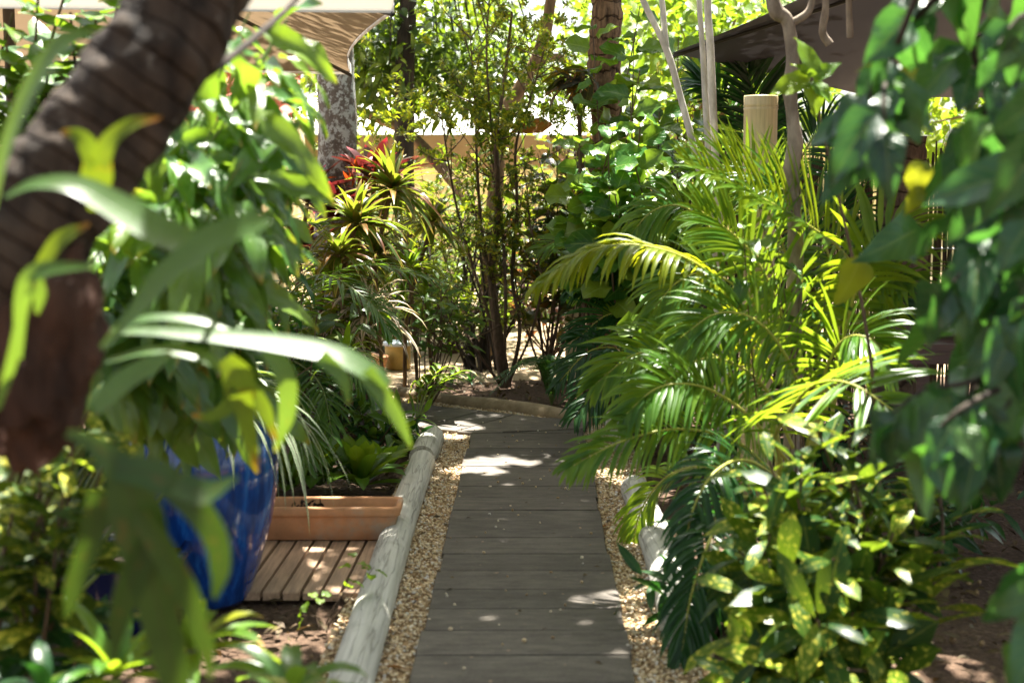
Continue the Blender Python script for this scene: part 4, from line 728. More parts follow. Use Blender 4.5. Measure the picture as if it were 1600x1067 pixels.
    # dracaenas and bromeliads
    for px, py, dd, n, L, seed, lab in [(612, 298, 8.9, 64, .44, 3, 'spiky dracaena rosette with yellowing tips in front of the lichened trunk'), (556, 352, 8.5, 60, .42, 4, 'lower dark dracaena rosette with striped narrow leaves'), (675, 350, 9.5, 40, .34, 7, 'small ragged dracaena beside the twiggy shrub')]:
        c = P(px, py, dd); t = thing('dracaena', lab, 'plant', c*[1, 1, 0]); b = MB(); rosette(b, c, n, L, .05, 1.0, (-.35, 1.4), seed, fold=.4); b.build('leaves', M['drac'], t); b = MB(); tube(b, [c*[1, 1, 0]+[-.2, .1, 0], c*[1, 1, .5]+[-.17, .05, 0], c], .014, 8, 12); b.build('stem', M['bark_tan'], t)
    for px, py, dd, n, L, seed, lab in [(585, 270, 9.2, 16, .3, 2, 'upright maroon bromeliad rosette against the lichened trunk'), (480, 300, 9.1, 18, .34, 5, 'dark maroon bromeliad left of the lichened trunk'), (520, 330, 9.0, 16, .3, 9, 'low maroon bromeliad at the foot of the lichened trunk'), (560, 405, 9.2, 16, .3, 11, 'shaded maroon bromeliad beneath the dracaenas'), (470, 395, 8.8, 18, .32, 12, 'broad purple bromeliad above the feather palm')]:
        c = P(px, py+18, dd); t = thing('bromeliad', lab, 'plant', c*[1, 1, 0]); b = MB(); rosette(b, c, n, L*1.35, .1, .5, (.4, 1.3), seed, fold=.3, prof=(.3, .45)); b.build('leaves', M['brom'], t); b = MB(); tube(b, [c*[1, 1, 0]+[-.12, .1, 0], c*[1, 1, .5]+[-.1, .08, 0], c], .013, 8, 8); b.build('stem', M['bark_tan'], t)
    c = P(562, 292, 9.0); b = MB(); rr_ = rg(3); pts = ellip(rr_, 80, c, (.16, .08, .16)); place(b, T_lance, pts, nrm(rr_.normal(size=(80, 3))+[0, -.3, .5]), rr_.normal(size=(80, 3)), rr_.uniform(.05, .1, 80)); tube(b, [c*[1, 1, 0], c], .008, 6, 6); tag(b.build('scarlet_flowers', M['red'], loc=c*[1, 1, 0]), 'cluster of scarlet bracts beside the lichened trunk', 'flowers')
    for px, py, dd, n, L, W, seed, mt, lab in [(585, 400, 8.7, 44, .36, .05, 35, 'drac', 'broad olive dracaena between the two spiky rosettes'), (530, 400, 8.2, 40, .34, .045, 36, 'drac', 'leafy dracaena above the arching palm frond'), (640, 420, 9.1, 36, .34, .04, 37, 'lily', 'yellowing strap plant leaning toward the twiggy shrub'), (520, 430, 8.4, 30, .34, .04, 31, 'drac', 'low olive dracaena half hidden by the feather palm'), (560, 440, 8.9, 34, .36, .035, 32, 'lily', 'bright yellow-green strap plant below the dracaenas'), (665, 470, 9.3, 30, .3, .03, 33, 'lily', 'small lime strap plant beside the twiggy shrub stems'), (540, 560, 7.6, 24, .3, .04, 34, 'lettuce', 'light green strap plant behind the fresh rosettes')]:
        c = P(px, py, dd); t = thing('strap_plant', lab, 'plant', c*[1, 1, 0]); b = MB(); rosette(b, c, n, L, W, 1.3, (-.2, 1.35), seed); b.build('leaves', M[mt], t); b = MB(); tube(b, [c*[1, 1, 0]+[.05, .05, 0], c], .012, 8, 5); b.build('stem', M['bark_tan'], t)
    for i, (x0, y0_, dd, hh, sx, n, TS_, S_, mt, lab) in enumerate([(530, 470, 8.2, .28, .13, 16, T_lance, .15, 'lily', 'yellow-green leafy bush hiding the dracaena canes'), (690, 470, 8.9, .25, .13, 14, T_lance, .12, 'bright', 'small leafy bush left of the twiggy shrub stems'), (480, 520, 7.9, .25, .2, 14, T_ov, .14, 'dark', 'dark leafy bush at the foot of the feather palm')]):
        c = P(x0, y0_, dd); rr_ = rg(160+i); t = thing('leafy_bush', lab, 'shrub', c*[1, 1, 0]); s, l = MB(), MB(); b0 = c*[1, 1, 0]; tips = [c+[rr_.normal(0, sx), rr_.normal(0, .15), rr_.uniform(-.2, hh)] for _ in range(n)]; bush(b0+[-.1, .1, 0], tips, TS_, S_, 12, .6, .006, 170+i, .35, .05, s, l, .02, .2, face=.2); s.build('stems', M['stem'], t); l.build('foliage', M[mt], t)
    # filler understory behind the left bed
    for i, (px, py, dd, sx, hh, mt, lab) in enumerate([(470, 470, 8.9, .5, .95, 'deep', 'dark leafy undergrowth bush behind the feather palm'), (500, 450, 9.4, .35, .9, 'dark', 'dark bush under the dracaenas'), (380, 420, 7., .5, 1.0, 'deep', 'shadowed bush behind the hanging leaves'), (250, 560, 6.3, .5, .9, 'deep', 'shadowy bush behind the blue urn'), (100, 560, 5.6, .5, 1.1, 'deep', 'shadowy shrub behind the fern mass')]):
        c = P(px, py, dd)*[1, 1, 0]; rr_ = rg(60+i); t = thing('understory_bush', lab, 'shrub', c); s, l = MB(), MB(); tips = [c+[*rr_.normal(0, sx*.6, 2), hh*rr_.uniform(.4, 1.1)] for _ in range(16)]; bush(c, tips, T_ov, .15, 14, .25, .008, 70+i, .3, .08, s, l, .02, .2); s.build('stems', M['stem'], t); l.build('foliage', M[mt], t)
M['crotony'] = leaf_mat('yellow_croton_leaf', [(.02, .07, .015), (.05, .11, .018), (.16, .22, .02)], .42, .4, spots=((.5, .46, .06), 8, .58, .2), rib=(.3, .3, .05), ribs=.4, spec=.2)
leftside()

# ================================================================== CENTRE
def centre():
    # golden shrub: several slender stems from the base, twiggy, tiny leaves
    base = G(788, 606); y0 = base[1]; t = thing('golden_shrub', 'tall slender golden-speckled shrub at the outside of the bend', 'shrub', base); s, l = MB(), MB(); r = rg(33)
    stems = [([(790, 604), (778, 520), (768, 430), (778, 330), (776, 220), (790, 110), (800, 20)], .034), ([(784, 606), (765, 500), (740, 420), (715, 330), (700, 250), (690, 180)], .018), ([(794, 604), (812, 520), (800, 430), (808, 330), (806, 230), (830, 150), (850, 80)], .02), ([(786, 606), (770, 470), (752, 350), (745, 250), (742, 160), (735, 60)], .018), ([(792, 604), (830, 520), (845, 440), (830, 360), (822, 280)], .013), ([(785, 606), (740, 540), (700, 470), (660, 420), (640, 370)], .014), ([(786, 606), (790, 470), (784, 340), (768, 200), (760, 80), (765, 0)], .017)]
    tips = []
    for si, (pts, rad) in enumerate(stems):
        c = spline([P(a, b_, y0+r.normal(0, .12)*(0 if i == 0 else 1)) for i, (a, b_) in enumerate(pts)], 40); tube(s, c, (rad*(1.3 if si == 0 else .75), rad*.6, rad*.25), 8, raw=True)
        for k in range(22):
            q = r.integers(10, 40); p = c[q]; dv = nrm(np.array([r.normal(0, 1), r.normal(0, .8), .5+r.random()])); ln = r.uniform(.15, .45); tube(s, [p, p+dv*ln*.5+[0, 0, -.02], p+dv*ln], (.0055, .0025), 4, 6)
            for f in (.7, 1.): tips.append((p+dv*ln*f, dv))
    tips = [(p, dv) for p, dv in tips]
    big = [(P(x, y, y0+r.normal(0, .2)), nrm(r.normal(size=3)+[0, 0, .8])) for x, y, n, sx, sy in [(775, 40, 60, 60, 40), (840, 70, 34, 30, 50), (700, 130, 26, 40, 40), (790, 140, 26, 40, 30), (640, 230, 20, 40, 24), (740, 235, 26, 50, 24), (800, 215, 18, 24, 20), (680, 270, 22, 46, 24), (775, 0, 40, 70, 25), (680, 180, 16, 40, 30)] for _ in range(int(n*1.9)) for x, y in [(x+r.normal(0, sx*.6), y+r.normal(0, sy*.6))]]
    for p, dv in tips+big:
        m = r.integers(14, 22); a = np.arange(m)*2.4+r.uniform(0, 6); s1 = nrm(np.cross(dv, [.2, 1, .1])); s2 = np.cross(dv, s1); D = (np.cos(a)[:, None]*s1+np.sin(a)[:, None]*s2)*.9+dv*.35+r.normal(0, .15, (m, 3)); place(l, T_small, p-dv*r.uniform(0, .06, (m, 1)), D, nrm(UP*.6+dv+r.normal(0, .3, (m, 3))), r.uniform(.028, .055, m), 0, int(r.integers(1000)))
    s.build('stems', M['stem'], t); l.build('foliage', M['dot'], t)
    # twiggy neighbour
    base = G(742, 585); t = thing('twiggy_shrub', 'dark multi-stemmed twiggy shrub on the sand left of the golden shrub', 'shrub', base); s, l = MB(), MB(); r = rg(34)
    for k in range(15):
        a = r.uniform(0, 6.3); b0 = base+[r.normal(0, .07), r.normal(0, .07), 0]; tip = base+[r.normal(-.15, .4), r.normal(0, .3), r.uniform(.6, 1.5)]; c = spline([b0, b0*.6+tip*.4+[r.normal(0, .1), r.normal(0, .1), .05], tip], 20); tube(s, c, (r.uniform(.007, .016), .004), 7, raw=True)
        for q in range(9):
            p = c[r.integers(4, 20)]; dv = nrm(np.array([r.normal(), r.normal(), .4+r.random()*.5])); ln = r.uniform(.12, .35); e = p+dv*ln; tube(s, [p, (p+e)/2+r.normal(0, .03, 3), e], (.005, .002), 4, 6); m = r.integers(3, 8); place(l, T_lance, e+r.normal(0, .03, (m, 3)), nrm(dv+r.normal(0, .6, (m, 3))), nrm(UP+r.normal(0, .4, (m, 3))), r.uniform(.05, .11, m), 0, q)
    for x in (-.03, .08): tube(s, [base+[x, .05, 0], base+[x*1.3, .1, .35], base+[x*3, .1, .9]], (.04, .026, .01), 9, 10, bump=.005)
    s.build('stems', M['bark_black'], t); l.build('foliage', M['dot2'], t)
    # grasses at the base
    for px, py, n, L, seed, lab in [(735, 598, 22, .16, 3, 'small tuft of dark strap grass at the foot of the twiggy shrub'), (705, 600, 14, .12, 5, 'thin straw grass tuft near the kerb')]:
        c = G(px, py); b = MB(); rosette(b, c, n, L, .012, 1.5, (.3, 1.3), seed); tag(b.build('grass_tuft', M['dpalm'], loc=c), lab, 'grass')
    # round leaved shrub
    base = np.array([.72, 8.3, 0]); t = thing('round_leaved_shrub', 'tall shrub with large round glossy leaves below the broken palm', 'shrub', base); s, l = MB(), MB()
    tips = [P(x, y, d) for x, y, d in [(960, 195, 7.9), (905, 215, 8.), (990, 250, 7.8), (1030, 175, 8.2), (930, 270, 7.9), (900, 290, 8.), (960, 300, 7.7), (1010, 320, 7.8), (1060, 250, 8.), (1040, 300, 8.2), (1080, 180, 8.4), (930, 340, 8.1), (985, 160, 8.3), (1000, 110, 8.6), (1020, 370, 8.), (950, 240, 7.8), (1000, 200, 7.9), (1070, 330, 8.2), (990, 60, 8.9), (1060, 60, 8.9), (1000, 10, 9.), (925, 30, 9.)]]
    bush(base, tips, T_round, .2, 18, .5, .011, 6, .15, .1, s, l, .03, .25, facing=(-.1, -.4, -.1), face=.7); s.build('stems', M['stem'], t); l.build('foliage', M['round'], t)
    base = np.array([.85, 7.3, 0]); t = thing('round_leaved_plant', 'low single-stemmed plant with a whorl of large round leaves', 'shrub', base); s, l = MB(), MB(); tips = [P(1048, 480, 7.2), P(1040, 520, 7.1), P(1010, 500, 7.3), P(1075, 510, 7.3)]; bush(base, tips, T_round, .19, 8, .8, .013, 9, .1, .05, s, l, .03, .1, facing=(0, -.5, .2), face=.6); s.build('stems', M['stem'], t); l.build('foliage', M['round'], t)
    # copper-leaf
    base = np.array([.25, 10.3, 0]); t = thing('copperleaf_shrub', 'dark copperleaf shrub with reddish leaves behind the golden shrub', 'shrub', base); s, l = MB(), MB(); r = rg(36); tips = [P(x, y, 10.2+r.normal(0, .2)) for x, y in [(840, 240), (870, 215), (880, 270), (850, 300), (900, 330), (830, 330), (820, 270), (880, 370), (840, 390), (910, 250), (870, 430), (900, 200)]]; bush(base, tips, T_round, .15, 18, .4, .01, 11, .3, .12, s, l, .02, .25); s.build('stems', M['stem'], t); l.build('foliage', M['copper'], t)
    q = P(865, 195, 9.9); b = MB(); place(b, T_ov, [q], [[-1, .1, -.1]], [[.1, -.8, .5]], [.3]); tag(b.build('orange_leaf', M['orange'], loc=q), 'single large orange leaf among the copperleaf', 'leaf')
    # grass-like plant on the broken palm
    c = P(905, 180, 9.3); t = thing('epiphyte_grass', 'arching pale grassy plant beneath the broken palm trunk', 'plant', c); b = MB(); rosette(b, c, 50, .4, .014, 1.4, (.1, 1.3), 5); b.build('leaves', M['lily'], t); b = MB(); tube(b, [c*[1, 1, 0]+[.05, 0, 0], c], .015, 6, 6); b.build('stem', M['stem'], t)
    # understory plants around
    for i, (px, dd, sx, h0, h1, TS, S, mt, lab, nt) in enumerate([(705, 11.6, .6, .3, 1.5, T_lance, .1, 'dot2', 'yellow-green bush behind the twiggy shrub', 34), (655, 13.2, .7, .5, 1.7, T_ov, .12, 'bright', 'mid green bush in front of the tan awning valance', 30), (800, 13.6, .6, .4, 1.6, T_ov, .12, 'dark', 'dark green bush behind the golden shrub', 26), (590, 11.4, .5, .3, 1.4, T_lance, .13, 'dark', 'green bush beside the drum pot', 18), (860, 11.2, .4, .4, 1.3, T_lance, .15, 'copper2', 'rusty cordyline bush behind the golden shrub stems', 16), (690, 15.2, 1.1, .5, 1.75, T_ov, .16, 'back', 'sunny bush in front of the cream wall', 24), (900, 15.5, 1., .6, 2.2, T_ov, .16, 'back', 'tall sunny bush right of the white awning', 34), (1010, 12.2, .8, .6, 2.4, T_ov, .15, 'dark', 'dense leafy bush behind the pale bare stems', 26), (1120, 11., .7, .6, 2.3, T_ov, .14, 'bright', 'leafy vine mass beside the charcoal umbrella tip', 26), (545, 16, 1., .6, 2.2, T_ov, .16, 'back', 'sunny hedge bush behind the lichened trunk', 22)]):
        c = np.array([(px-800)/F*dd, dd, .02]); r = rg(80+i); t = thing('garden_bush', lab, 'shrub', c); s, l = MB(), MB(); tips = [c+[*r.normal(0, sx*.55, 2), r.uniform(h0, h1)] for _ in range(nt)]; bush(c, tips, TS, S, 18, .3, .008, 90+i, .35, .1, s, l, .02, .15); s.build('stems', M['stem'], t); l.build('foliage', M[mt], t)
M['dot2'] = leaf_mat('yellow_twig_leaf', [(.05, .12, .015), (.12, .2, .016), (.22, .26, .015)], .45, .36)
M['copper2'] = leaf_mat('rusty_leaf', [(.2, .05, .02), (.09, .025, .02), (.05, .09, .02)], .4, .36, rib=(.3, .1, .05), tcol=(.6, .2, .03))
centre()

# ================================================================== RIGHT SIDE
def rightside():
    def palm(name, label, base, stemtops, fl, mats, **k):
        t = thing(name, label, 'palm', base)
        for q in stemtops:
            b = MB(); tube(b, [base+[(q[0]-base[0])*.4, 0, 0], (base*.5+np.asarray(q)*.5), q], (.026, .02, .014), 9, 20, rings=14, ramp=.08); b.build('stem', M['ystem'], t)
        for i, (f, mt, kw) in enumerate(fl):
            b = MB(); a = dict(n=42, L=.3, W=.02, droop=.9, seed=i+int(abs(base[0])*100), up=nrm(np.array([.05, -.75, .65]))); a.update(k); a.update(kw); frond(b, [P(*p) if len(p) == 3 else p for p in f], **a); b.build('frond', [M['ystem'], M[mt]], t)
        return t
    b0 = np.array([1.15, 5.7, 0]); tops = [P(1200, 620, 5.6), P(1290, 600, 5.7), P(1240, 650, 5.4)]
    fl = [([(1195, 640, 5.6), (1165, 520, 5.4), (1105, 425, 5.3), (1010, 385, 5.2), (920, 392, 5.15), (840, 445, 5.1)], 'gpalm', dict(L=.24, W=.022, droop=1.6, n=50, a0=60, a1=20, up=nrm(np.array([0, -.3, .95])))),
          ([(1370, 560, 5.6), (1335, 420, 5.5), (1260, 350, 5.4), (1170, 300, 5.3), (1070, 255, 5.2)], 'ypalm', dict(L=.34, W=.02, droop=.3, lift=.5, a0=65, a1=15, n=46)),
          ([(1290, 640, 5.5), (1235, 520, 5.4), (1190, 420, 5.3), (1150, 370, 5.3), (1095, 330, 5.3)], 'palm', dict(L=.32, W=.02, droop=.5, n=36)),
          ([(1290, 640, 5.4), (1330, 480, 5.3), (1350, 400, 5.2), (1395, 350, 5.2), (1450, 350, 5.1)], 'ypalm', dict(L=.26, W=.022, droop=.7, n=30)),
          ([(1200, 700, 5.0), (1235, 640, 4.7), (1275, 600, 4.5), (1330, 600, 4.3), (1395, 640, 4.2)], 'palm', dict(L=.34, W=.026, droop=.35, n=22, a0=105, a1=45, lift=.15)),
          ([(1230, 720, 5.2), (1170, 650, 5.), (1100, 605, 4.9), (1030, 605, 4.8), (975, 650, 4.75)], 'palm', dict(L=.24, W=.02, droop=.8, n=40)),
          ([(1230, 760, 5.1), (1150, 690, 4.9), (1060, 670, 4.8), (970, 690, 4.7), (890, 730, 4.65)], 'palm', dict(L=.21, W=.016, droop=.9, n=44, a0=60)),
          ([(1230, 760, 5.1), (1170, 720, 4.7), (1120, 735, 4.5), (1085, 790, 4.4), (1065, 870, 4.35)], 'dpalm', dict(L=.2, W=.016, droop=1.0, n=40)),
          ([(1210, 780, 5.0), (1140, 780, 4.6), (1110, 840, 4.3), (1080, 930, 4.2), (1065, 1020, 4.15)], 'dpalm', dict(L=.22, W=.017, droop=1.1, n=40)),
          ([(1200, 770, 5.2), (1120, 730, 5.3), (1050, 740, 5.5), (1005, 790, 5.6), (985, 860, 5.6)], 'palm', dict(L=.2, W=.015, droop=1., n=44)),
          ([(1180, 640, 5.7), (1120, 560, 5.6), (1060, 545, 5.5), (990, 555, 5.4), (930, 600, 5.4)], 'palm', dict(L=.26, W=.018, droop=.9, n=40)),
          ([(1260, 640, 5.6), (1200, 500, 5.6), (1120, 430, 5.6), (1060, 440, 5.6), (1010, 500, 5.6)], 'palm', dict(L=.26, W=.02, droop=1.1, n=40)),
          ([(1300, 640, 5.6), (1350, 480, 5.5), (1385, 440, 5.4), (1420, 440, 5.3)], 'palm', dict(L=.28, W=.02, droop=.7, n=34)),
          ([(1280, 640, 5.9), (1240, 440, 5.9), (1200, 330, 5.8), (1150, 270, 5.8), (1080, 270, 5.7)], 'palm', dict(L=.3, W=.018, droop=.6, n=48)),
          ([(1270, 660, 5.3), (1230, 560, 5.1), (1180, 500, 5.0), (1120, 490, 5.0), (1060, 530, 5.0)], 'palm', dict(L=.28, W=.017, droop=.9, n=50)),
          ([(1300, 660, 5.8), (1310, 480, 5.8), (1280, 360, 5.8), (1230, 300, 5.7), (1170, 290, 5.7)], 'mpalm', dict(L=.3, W=.018, droop=.7, n=48)),
          ([(1260, 700, 5.2), (1290, 580, 5.0), (1320, 530, 4.9), (1360, 530, 4.8), (1390, 570, 4.8)], 'palm', dict(L=.26, W=.018, droop=.8, n=40)),
          ([(1240, 700, 5.2), (1190, 600, 5.2), (1120, 560, 5.2), (1060, 580, 5.1), (1010, 640, 5.1)], 'mpalm', dict(L=.26, W=.017, droop=.9, n=48)),
          ([(1250, 640, 5.8), (1150, 420, 6.0), (1080, 330, 6.0), (1020, 330, 6.0), (970, 390, 6.0)], 'palm', dict(L=.24, W=.018, droop=1.2, n=40))]
    palm('areca_palm', 'large yellow-green areca palm arching over the gravel from the right', b0, tops, fl, None)
    b0 = np.array([.95, 8.1, 0]); tops = [P(1060, 600, 8.1), P(1080, 580, 8.2)]
    fl = [([(1070, 620, 8.1), (1030, 530, 8.0), (960, 490, 7.9), (900, 530, 7.8)], 'dpalm', dict(L=.32, W=.018, droop=.6)), ([(1070, 620, 8.1), (1010, 560, 7.8), (930, 545, 7.7), (870, 600, 7.6)], 'dpalm', dict(L=.26, W=.016, droop=1.)), ([(1070, 620, 8.1), (1040, 580, 7.6), (990, 570, 7.4), (940, 600, 7.3), (900, 650, 7.2)], 'dpalm', dict(L=.3, W=.018, droop=1.1)), ([(1070, 620, 8.1), (1000, 480, 8.2), (950, 440, 8.2), (890, 450, 8.2)], 'dpalm', dict(L=.28, W=.018, droop=.7)), ([(1080, 620, 8.1), (1060, 560, 7.4), (1030, 560, 7.1), (990, 610, 7.)], 'palm', dict(L=.26, W=.018, droop=1.2)), ([(1090, 620, 8.1), (1110, 480, 8.2), (1090, 400, 8.2), (1030, 380, 8.2)], 'dpalm', dict(L=.3, W=.02, droop=.7)), ([(1070, 620, 8.1), (960, 420, 9.0), (900, 370, 9.2), (840, 390, 9.3)], 'palm', dict(L=.26, W=.016, droop=.6, n=34))]
    palm('areca_palm', 'dark green areca palm clump with fronds drooping onto the bend', b0, tops, fl, None)
    b0 = np.array([1.75, 8.3, 0]); tops = [P(1180, 380, 8.6)]
    fl = [([(1190, 380, 8.5), (1170, 240, 8.5), (1130, 150, 8.5), (1090, 130, 8.5)], 'dpalm', dict(L=.36, W=.026, droop=.4, lift=.4)), ([(1190, 380, 8.5), (1190, 220, 8.5), (1180, 150, 8.5), (1160, 90, 8.5)], 'dpalm', dict(L=.36, W=.026, droop=.4)), ([(1190, 380, 8.5), (1250, 250, 8.4), (1290, 200, 8.4), (1340, 210, 8.4)], 'dpalm', dict(L=.3, W=.02, droop=.8)), ([(1190, 380, 8.5), (1280, 340, 8.3), (1330, 330, 8.2), (1370, 380, 8.2)], 'dpalm', dict(L=.3, W=.02, droop=.8)), ([(1190, 380, 8.5), (1300, 420, 8.), (1380, 440, 7.9), (1430, 500, 7.9)], 'dpalm', dict(L=.3, W=.02, droop=.8))]
    palm('fan_plant', 'dark strap-leaved palm between the bamboo post and the fence', b0, tops, fl, None)
    # sword fern at the bend
    c = G(862, 632); t = thing('sword_fern', 'dark sword fern on the soil at the outside of the bend', 'fern', c); r = rg(3)
    for k in range(14):
        a = k*2.4; e = c+[math.cos(a)*.12, math.sin(a)*.1, .3]; tip = c+[math.cos(a)*r.uniform(.3, .45), math.sin(a)*.3-.05, r.uniform(.06, .3)]; b = MB(); frond(b, [c, e, tip], 46, .06, .009, .3, 85, 60, .05, rr=(.004, .0015), seed=k, t0=.12, k=4, shape=.5); b.build('frond', [M['gstem'], M['fern']], t)
    # variegated croton in front
    base = np.array([.9, 3.9, 0]); t = thing('croton', 'gold-spotted croton bush filling the near right corner', 'shrub', base); s, l = MB(), MB(); r = rg(44)
    tips = [P(x+r.normal(0, 8), y+r.normal(0, 8), d) for x, y, d in [(1180, 760, 3.8), (1250, 700, 3.8), (1270, 660, 3.9), (1330, 690, 3.9), (1200, 840, 3.6), (1160, 930, 3.6), (1230, 900, 3.5), (1290, 800, 3.7), (1310, 870, 3.5), (1360, 790, 3.8), (1390, 840, 3.7), (1280, 960, 3.4), (1200, 1010, 3.5), (1340, 960, 3.5), (1420, 770, 3.9), (1440, 860, 3.8), (1400, 930, 3.6), (1160, 1050, 3.5), (1300, 1040, 3.4), (1380, 1040, 3.5), (1240, 780, 3.7), (1150, 860, 3.8), (1130, 990, 3.7), (1450, 700, 4.), (1250, 1060, 3.4), (1340, 740, 3.8), (1210, 720, 3.9)]]
    bush(base, tips, T_obov, .19, 15, .5, .011, 15, .35, .08, s, l, .012, .0); s.build('stems', M['stem'], t); l.build('foliage', M['croton'], t)
    # dark overhanging tree, close
    base = np.array([1.55, 3.2, 0]); t = thing('dark_leaved_tree', 'dark big-leaved tree overhanging the right edge close to the camera', 'tree', base); s, l = MB(), MB()
    trunk = [base, (1.42, 3.15, .8), (1.32, 3.0, 1.5), (1.15, 2.9, 2.3), (1.0, 2.8, 2.9)]; tube(s, trunk, (.035, .03, .025, .02), 10, 30)
    hang = [([(1720, 540), (1600, 575), (1510, 598), (1440, 612), (1395, 645)], 2.65, 10, .5), ([(1700, 560), (1580, 600), (1500, 640), (1440, 700)], 2.6, 8, .35), ([(1520, -60), (1430, 30), (1380, 90), (1360, 150), (1362, 210)], 2.85, 9, .5), ([(1490, -80), (1440, -20), (1410, 50), (1388, 110), (1380, 160), (1385, 205)], 2.75, 15, .45), ([(1640, -40), (1600, 40), (1580, 110), (1560, 180)], 2.7, 12, .2), ([(1680, 200), (1630, 260), (1580, 320), (1530, 390), (1490, 440)], 2.75, 15, .25), ([(1680, 300), (1640, 380), (1610, 460), (1580, 540)], 2.6, 15, .1), ([(1690, 420), (1650, 520), (1590, 575), (1530, 605), (1480, 640)], 2.7, 13, .3), ([(1690, 480), (1620, 580), (1560, 650), (1530, 700)], 2.6, 13, .2), ([(1710, 640), (1680, 740), (1650, 830), (1630, 940)], 2.5, 9, .1), ([(1660, -60), (1620, 10), (1590, 30), (1560, 70)], 2.9, 9, .1), ([(1720, 700), (1680, 880), (1650, 980), (1620, 1020)], 2.4, 8, .3), ([(1680, 100), (1640, 180), (1620, 260), (1620, 340)], 2.5, 12, .1), ([(1540, -120), (1480, -60), (1440, -20), (1425, 20)], 2.9, 8, .2), ([(1690, 280), (1620, 330), (1570, 370), (1530, 400), (1500, 440)], 2.9, 11, .4), ([(1560, -60), (1520, 60), (1540, 160), (1520, 260)], 3.1, 12, .3)]
    r = rg(46)
    for pts, d, m, t0 in hang:
        c = spline([P(a, b_, d+r.normal(0, .06)) for a, b_ in pts], 24); tube(s, c, (.009, .003), 6, raw=True); q = np.clip((t0+(1-t0)*(np.arange(m)+.5)/m)*23, 0, 23); p = np.stack([np.interp(q, np.arange(24), c[:, j]) for j in range(3)], -1); D = nrm(np.stack([r.normal(-.15, .5, m), r.normal(-.15, .4, m), -.8+r.normal(0, .3, m)], -1)); N = nrm(np.array([-.2, -.8, .5])+r.normal(0, .38, (m, 3))); place(l, T_vine, p+D*.02, D, N, r.uniform(.07, .16, m), 0, int(d*100))
    s.build('branches', M['bark_black'], t); l.build('foliage', M['vine'], t)
    b = MB(); q = [P(1610, 20, 3.2), P(1620, 150, 3.1), P(1620, 420, 3.2), P(1610, 600, 3.1), P(1650, 250, 3.2), P(1690, 500, 3.1), P(1590, 320, 3.2)]; crown(b, None, None, 0, 9, .13, T_vine, .15, 48, clumps=q); b.build('inner_foliage', M['vine'], t)
    lv = MB(); place(lv, T_vine, [P(1345, 400, 3.5), P(1430, 250, 3.0), P(1440, 290, 3.0), P(1400, 108, 3.3), P(1385, 112, 3.3)], [[-.3, -.1, -.9], [.2, -.2, -.9], [-.3, -.1, -.6], [1, 0, -.2], [-.9, 0, .3]], [[.3, -.9, .2]]*5, [.13, .08, .07, .1, .06]); lv.build('yellowing_leaves', M['yellow'], t)
    # pale young shoot
    base = np.array([1.15, 4.3, 0]); t = thing('young_shoot', 'slim shoot topped by pale lime new leaves beside the gnarled trunk', 'plant', base); s, l = MB(), MB(); c = P(1268, 125, 4.3); tube(s, [base, (1.1, 4.3, .9), c], (.008, .004), 6, 14); dd = [[-.6, -.2, -.1], [-.1, -.2, .9], [.5, -.2, .35], [.1, -.4, -.7], [-.35, -.3, .55], [.3, -.3, -.35]]; place(l, T_vine, [c+np.array(d_)*.01 for d_ in dd], dd, [[.1, -.8, .6]]*6, [.12, .11, .09, .1, .06, .09]); s.build('stem', M['stem'], t); l.build('leaves', M['lettuce'], t)
    # leaves around bamboo post base, small
    base = np.array([1.1, 5.2, 0]); t = thing('green_vine', 'small green vine with pointed leaves in front of the bamboo post', 'plant', base); s, l = MB(), MB(); tips = [P(1185, 320, 5.1), P(1160, 345, 5.), P(1210, 345, 5.1), P(1250, 420, 5.2), P(1290, 470, 5.2)]; bush(base, tips, T_vine, .12, 5, .85, .005, 4, .1, .04, s, l, .01, .4); s.build('stems', M['stem'], t); l.build('leaves', M['bright'], t)
    # filler on the right
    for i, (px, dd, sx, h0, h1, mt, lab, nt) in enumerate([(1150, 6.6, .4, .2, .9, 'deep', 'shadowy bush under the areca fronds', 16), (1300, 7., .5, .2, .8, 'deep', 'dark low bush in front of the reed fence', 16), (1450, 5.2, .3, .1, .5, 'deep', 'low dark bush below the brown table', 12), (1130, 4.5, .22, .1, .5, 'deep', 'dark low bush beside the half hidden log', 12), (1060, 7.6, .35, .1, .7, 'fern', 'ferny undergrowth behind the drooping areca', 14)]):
        c = np.array([(px-800)/F*dd, dd, 0]); r = rg(120+i); t = thing('shade_bush', lab, 'shrub', c); s, l = MB(), MB(); tips = [c+[*r.normal(0, sx*.6, 2), r.uniform(h0, h1)] for _ in range(nt)]; bush(c, tips, T_lance, .13, 14, .25, .006, 130+i, .35, .08, s, l, .02, .15); s.build('stems', M['stem'], t); l.build('foliage', M[mt], t)
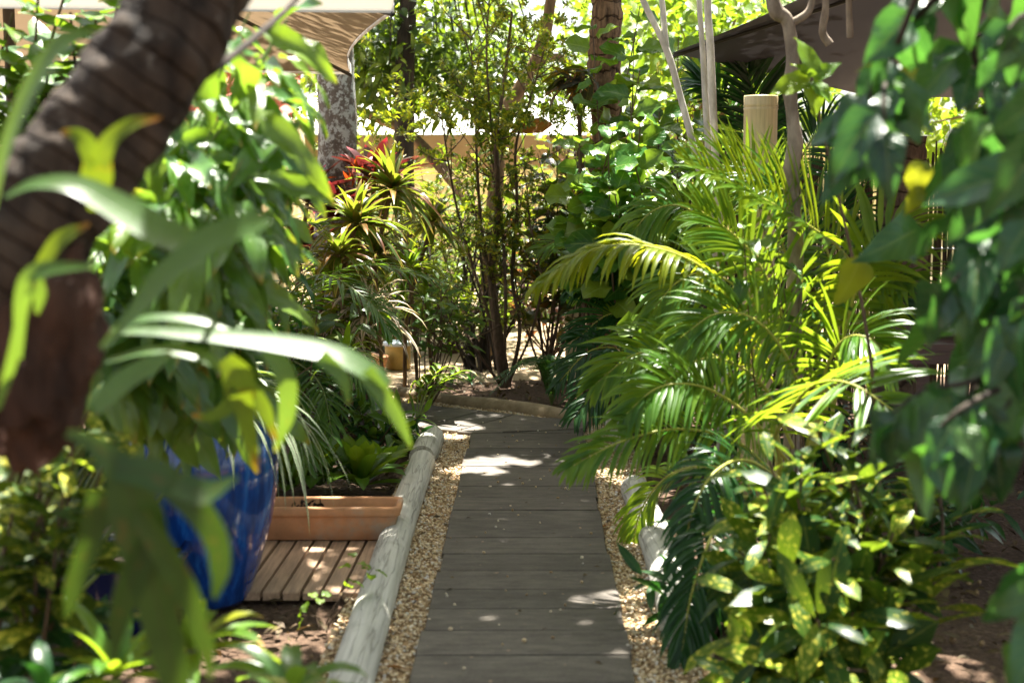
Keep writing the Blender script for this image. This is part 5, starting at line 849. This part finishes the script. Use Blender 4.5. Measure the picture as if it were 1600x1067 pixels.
    # fallen leaves
    for k, (px, py) in enumerate([(567, 1010), (652, 938), (683, 801), (748, 700), (935, 1000), (955, 820)]):
        q = G(px if k else 600, py if k else 1040, .03); b = MB(); a = k*1.9; place(b, T_lance, [q], [[math.cos(a), math.sin(a), .05]], [[.1, .1, 1]], [.075], 0, k); tag(b.build('fallen_leaf', M['orange'], loc=q), 'small dry orange leaf lying on the gravel beside the path', 'leaf', 'fallen orange leaves on the gravel')
rightside()

# ================================================================== LIGHT, SKY, CAMERA
S = SUN; el = math.asin(S[2]); az = math.atan2(S[0], S[1])
w = bpy.data.worlds.new('World'); sc.world = w; w.use_nodes = True; nt = w.node_tree; bg = nt.nodes['Background']; sky = nt.nodes.new('ShaderNodeTexSky'); sky.sky_type = 'NISHITA'; sky.sun_disc = False
sky.sun_elevation = el; sky.sun_rotation = az % (2*math.pi); sky.dust_density = 3.; sky.air_density = 1.; sky.ozone_density = 1.; hs = nt.nodes.new('ShaderNodeHueSaturation'); hs.inputs['Saturation'].default_value = .45; nt.links.new(sky.outputs[0], hs.inputs['Color']); nt.links.new(hs.outputs[0], bg.inputs[0]); bg.inputs[1].default_value = .055
ld = bpy.data.lights.new('sun', 'SUN'); ld.energy = 4.9; ld.angle = R(.53); ld.color = (1, .95, .86); lo = bpy.data.objects.new('sun', ld); C.objects.link(lo); lo.rotation_euler = Vector(-S).to_track_quat('-Z', 'Y').to_euler(); lo.location = (0, 0, 20)
cd = bpy.data.cameras.new('camera'); cd.lens = 50; cd.sensor_width = 36; cd.clip_end = 500; cd.clip_start = .05; cd.dof.use_dof = True; cd.dof.focus_distance = 7.6; cd.dof.aperture_fstop = 2.6
co = bpy.data.objects.new('camera', cd); C.objects.link(co); co.location = CAM; co.rotation_euler = (math.pi/2-TH, 0, 0); sc.camera = co
vs = sc.view_settings; vs.view_transform = 'Standard'; vs.look = 'None'; vs.exposure = 2.88; vs.gamma = 1
cy = sc.cycles; cy.use_denoising = True; cy.max_bounces = 8; cy.diffuse_bounces = 4; cy.glossy_bounces = 3; cy.transmission_bounces = 5; cy.transparent_max_bounces = 8; cy.sample_clamp_indirect = 8; cy.caustics_reflective = False; cy.caustics_refractive = False
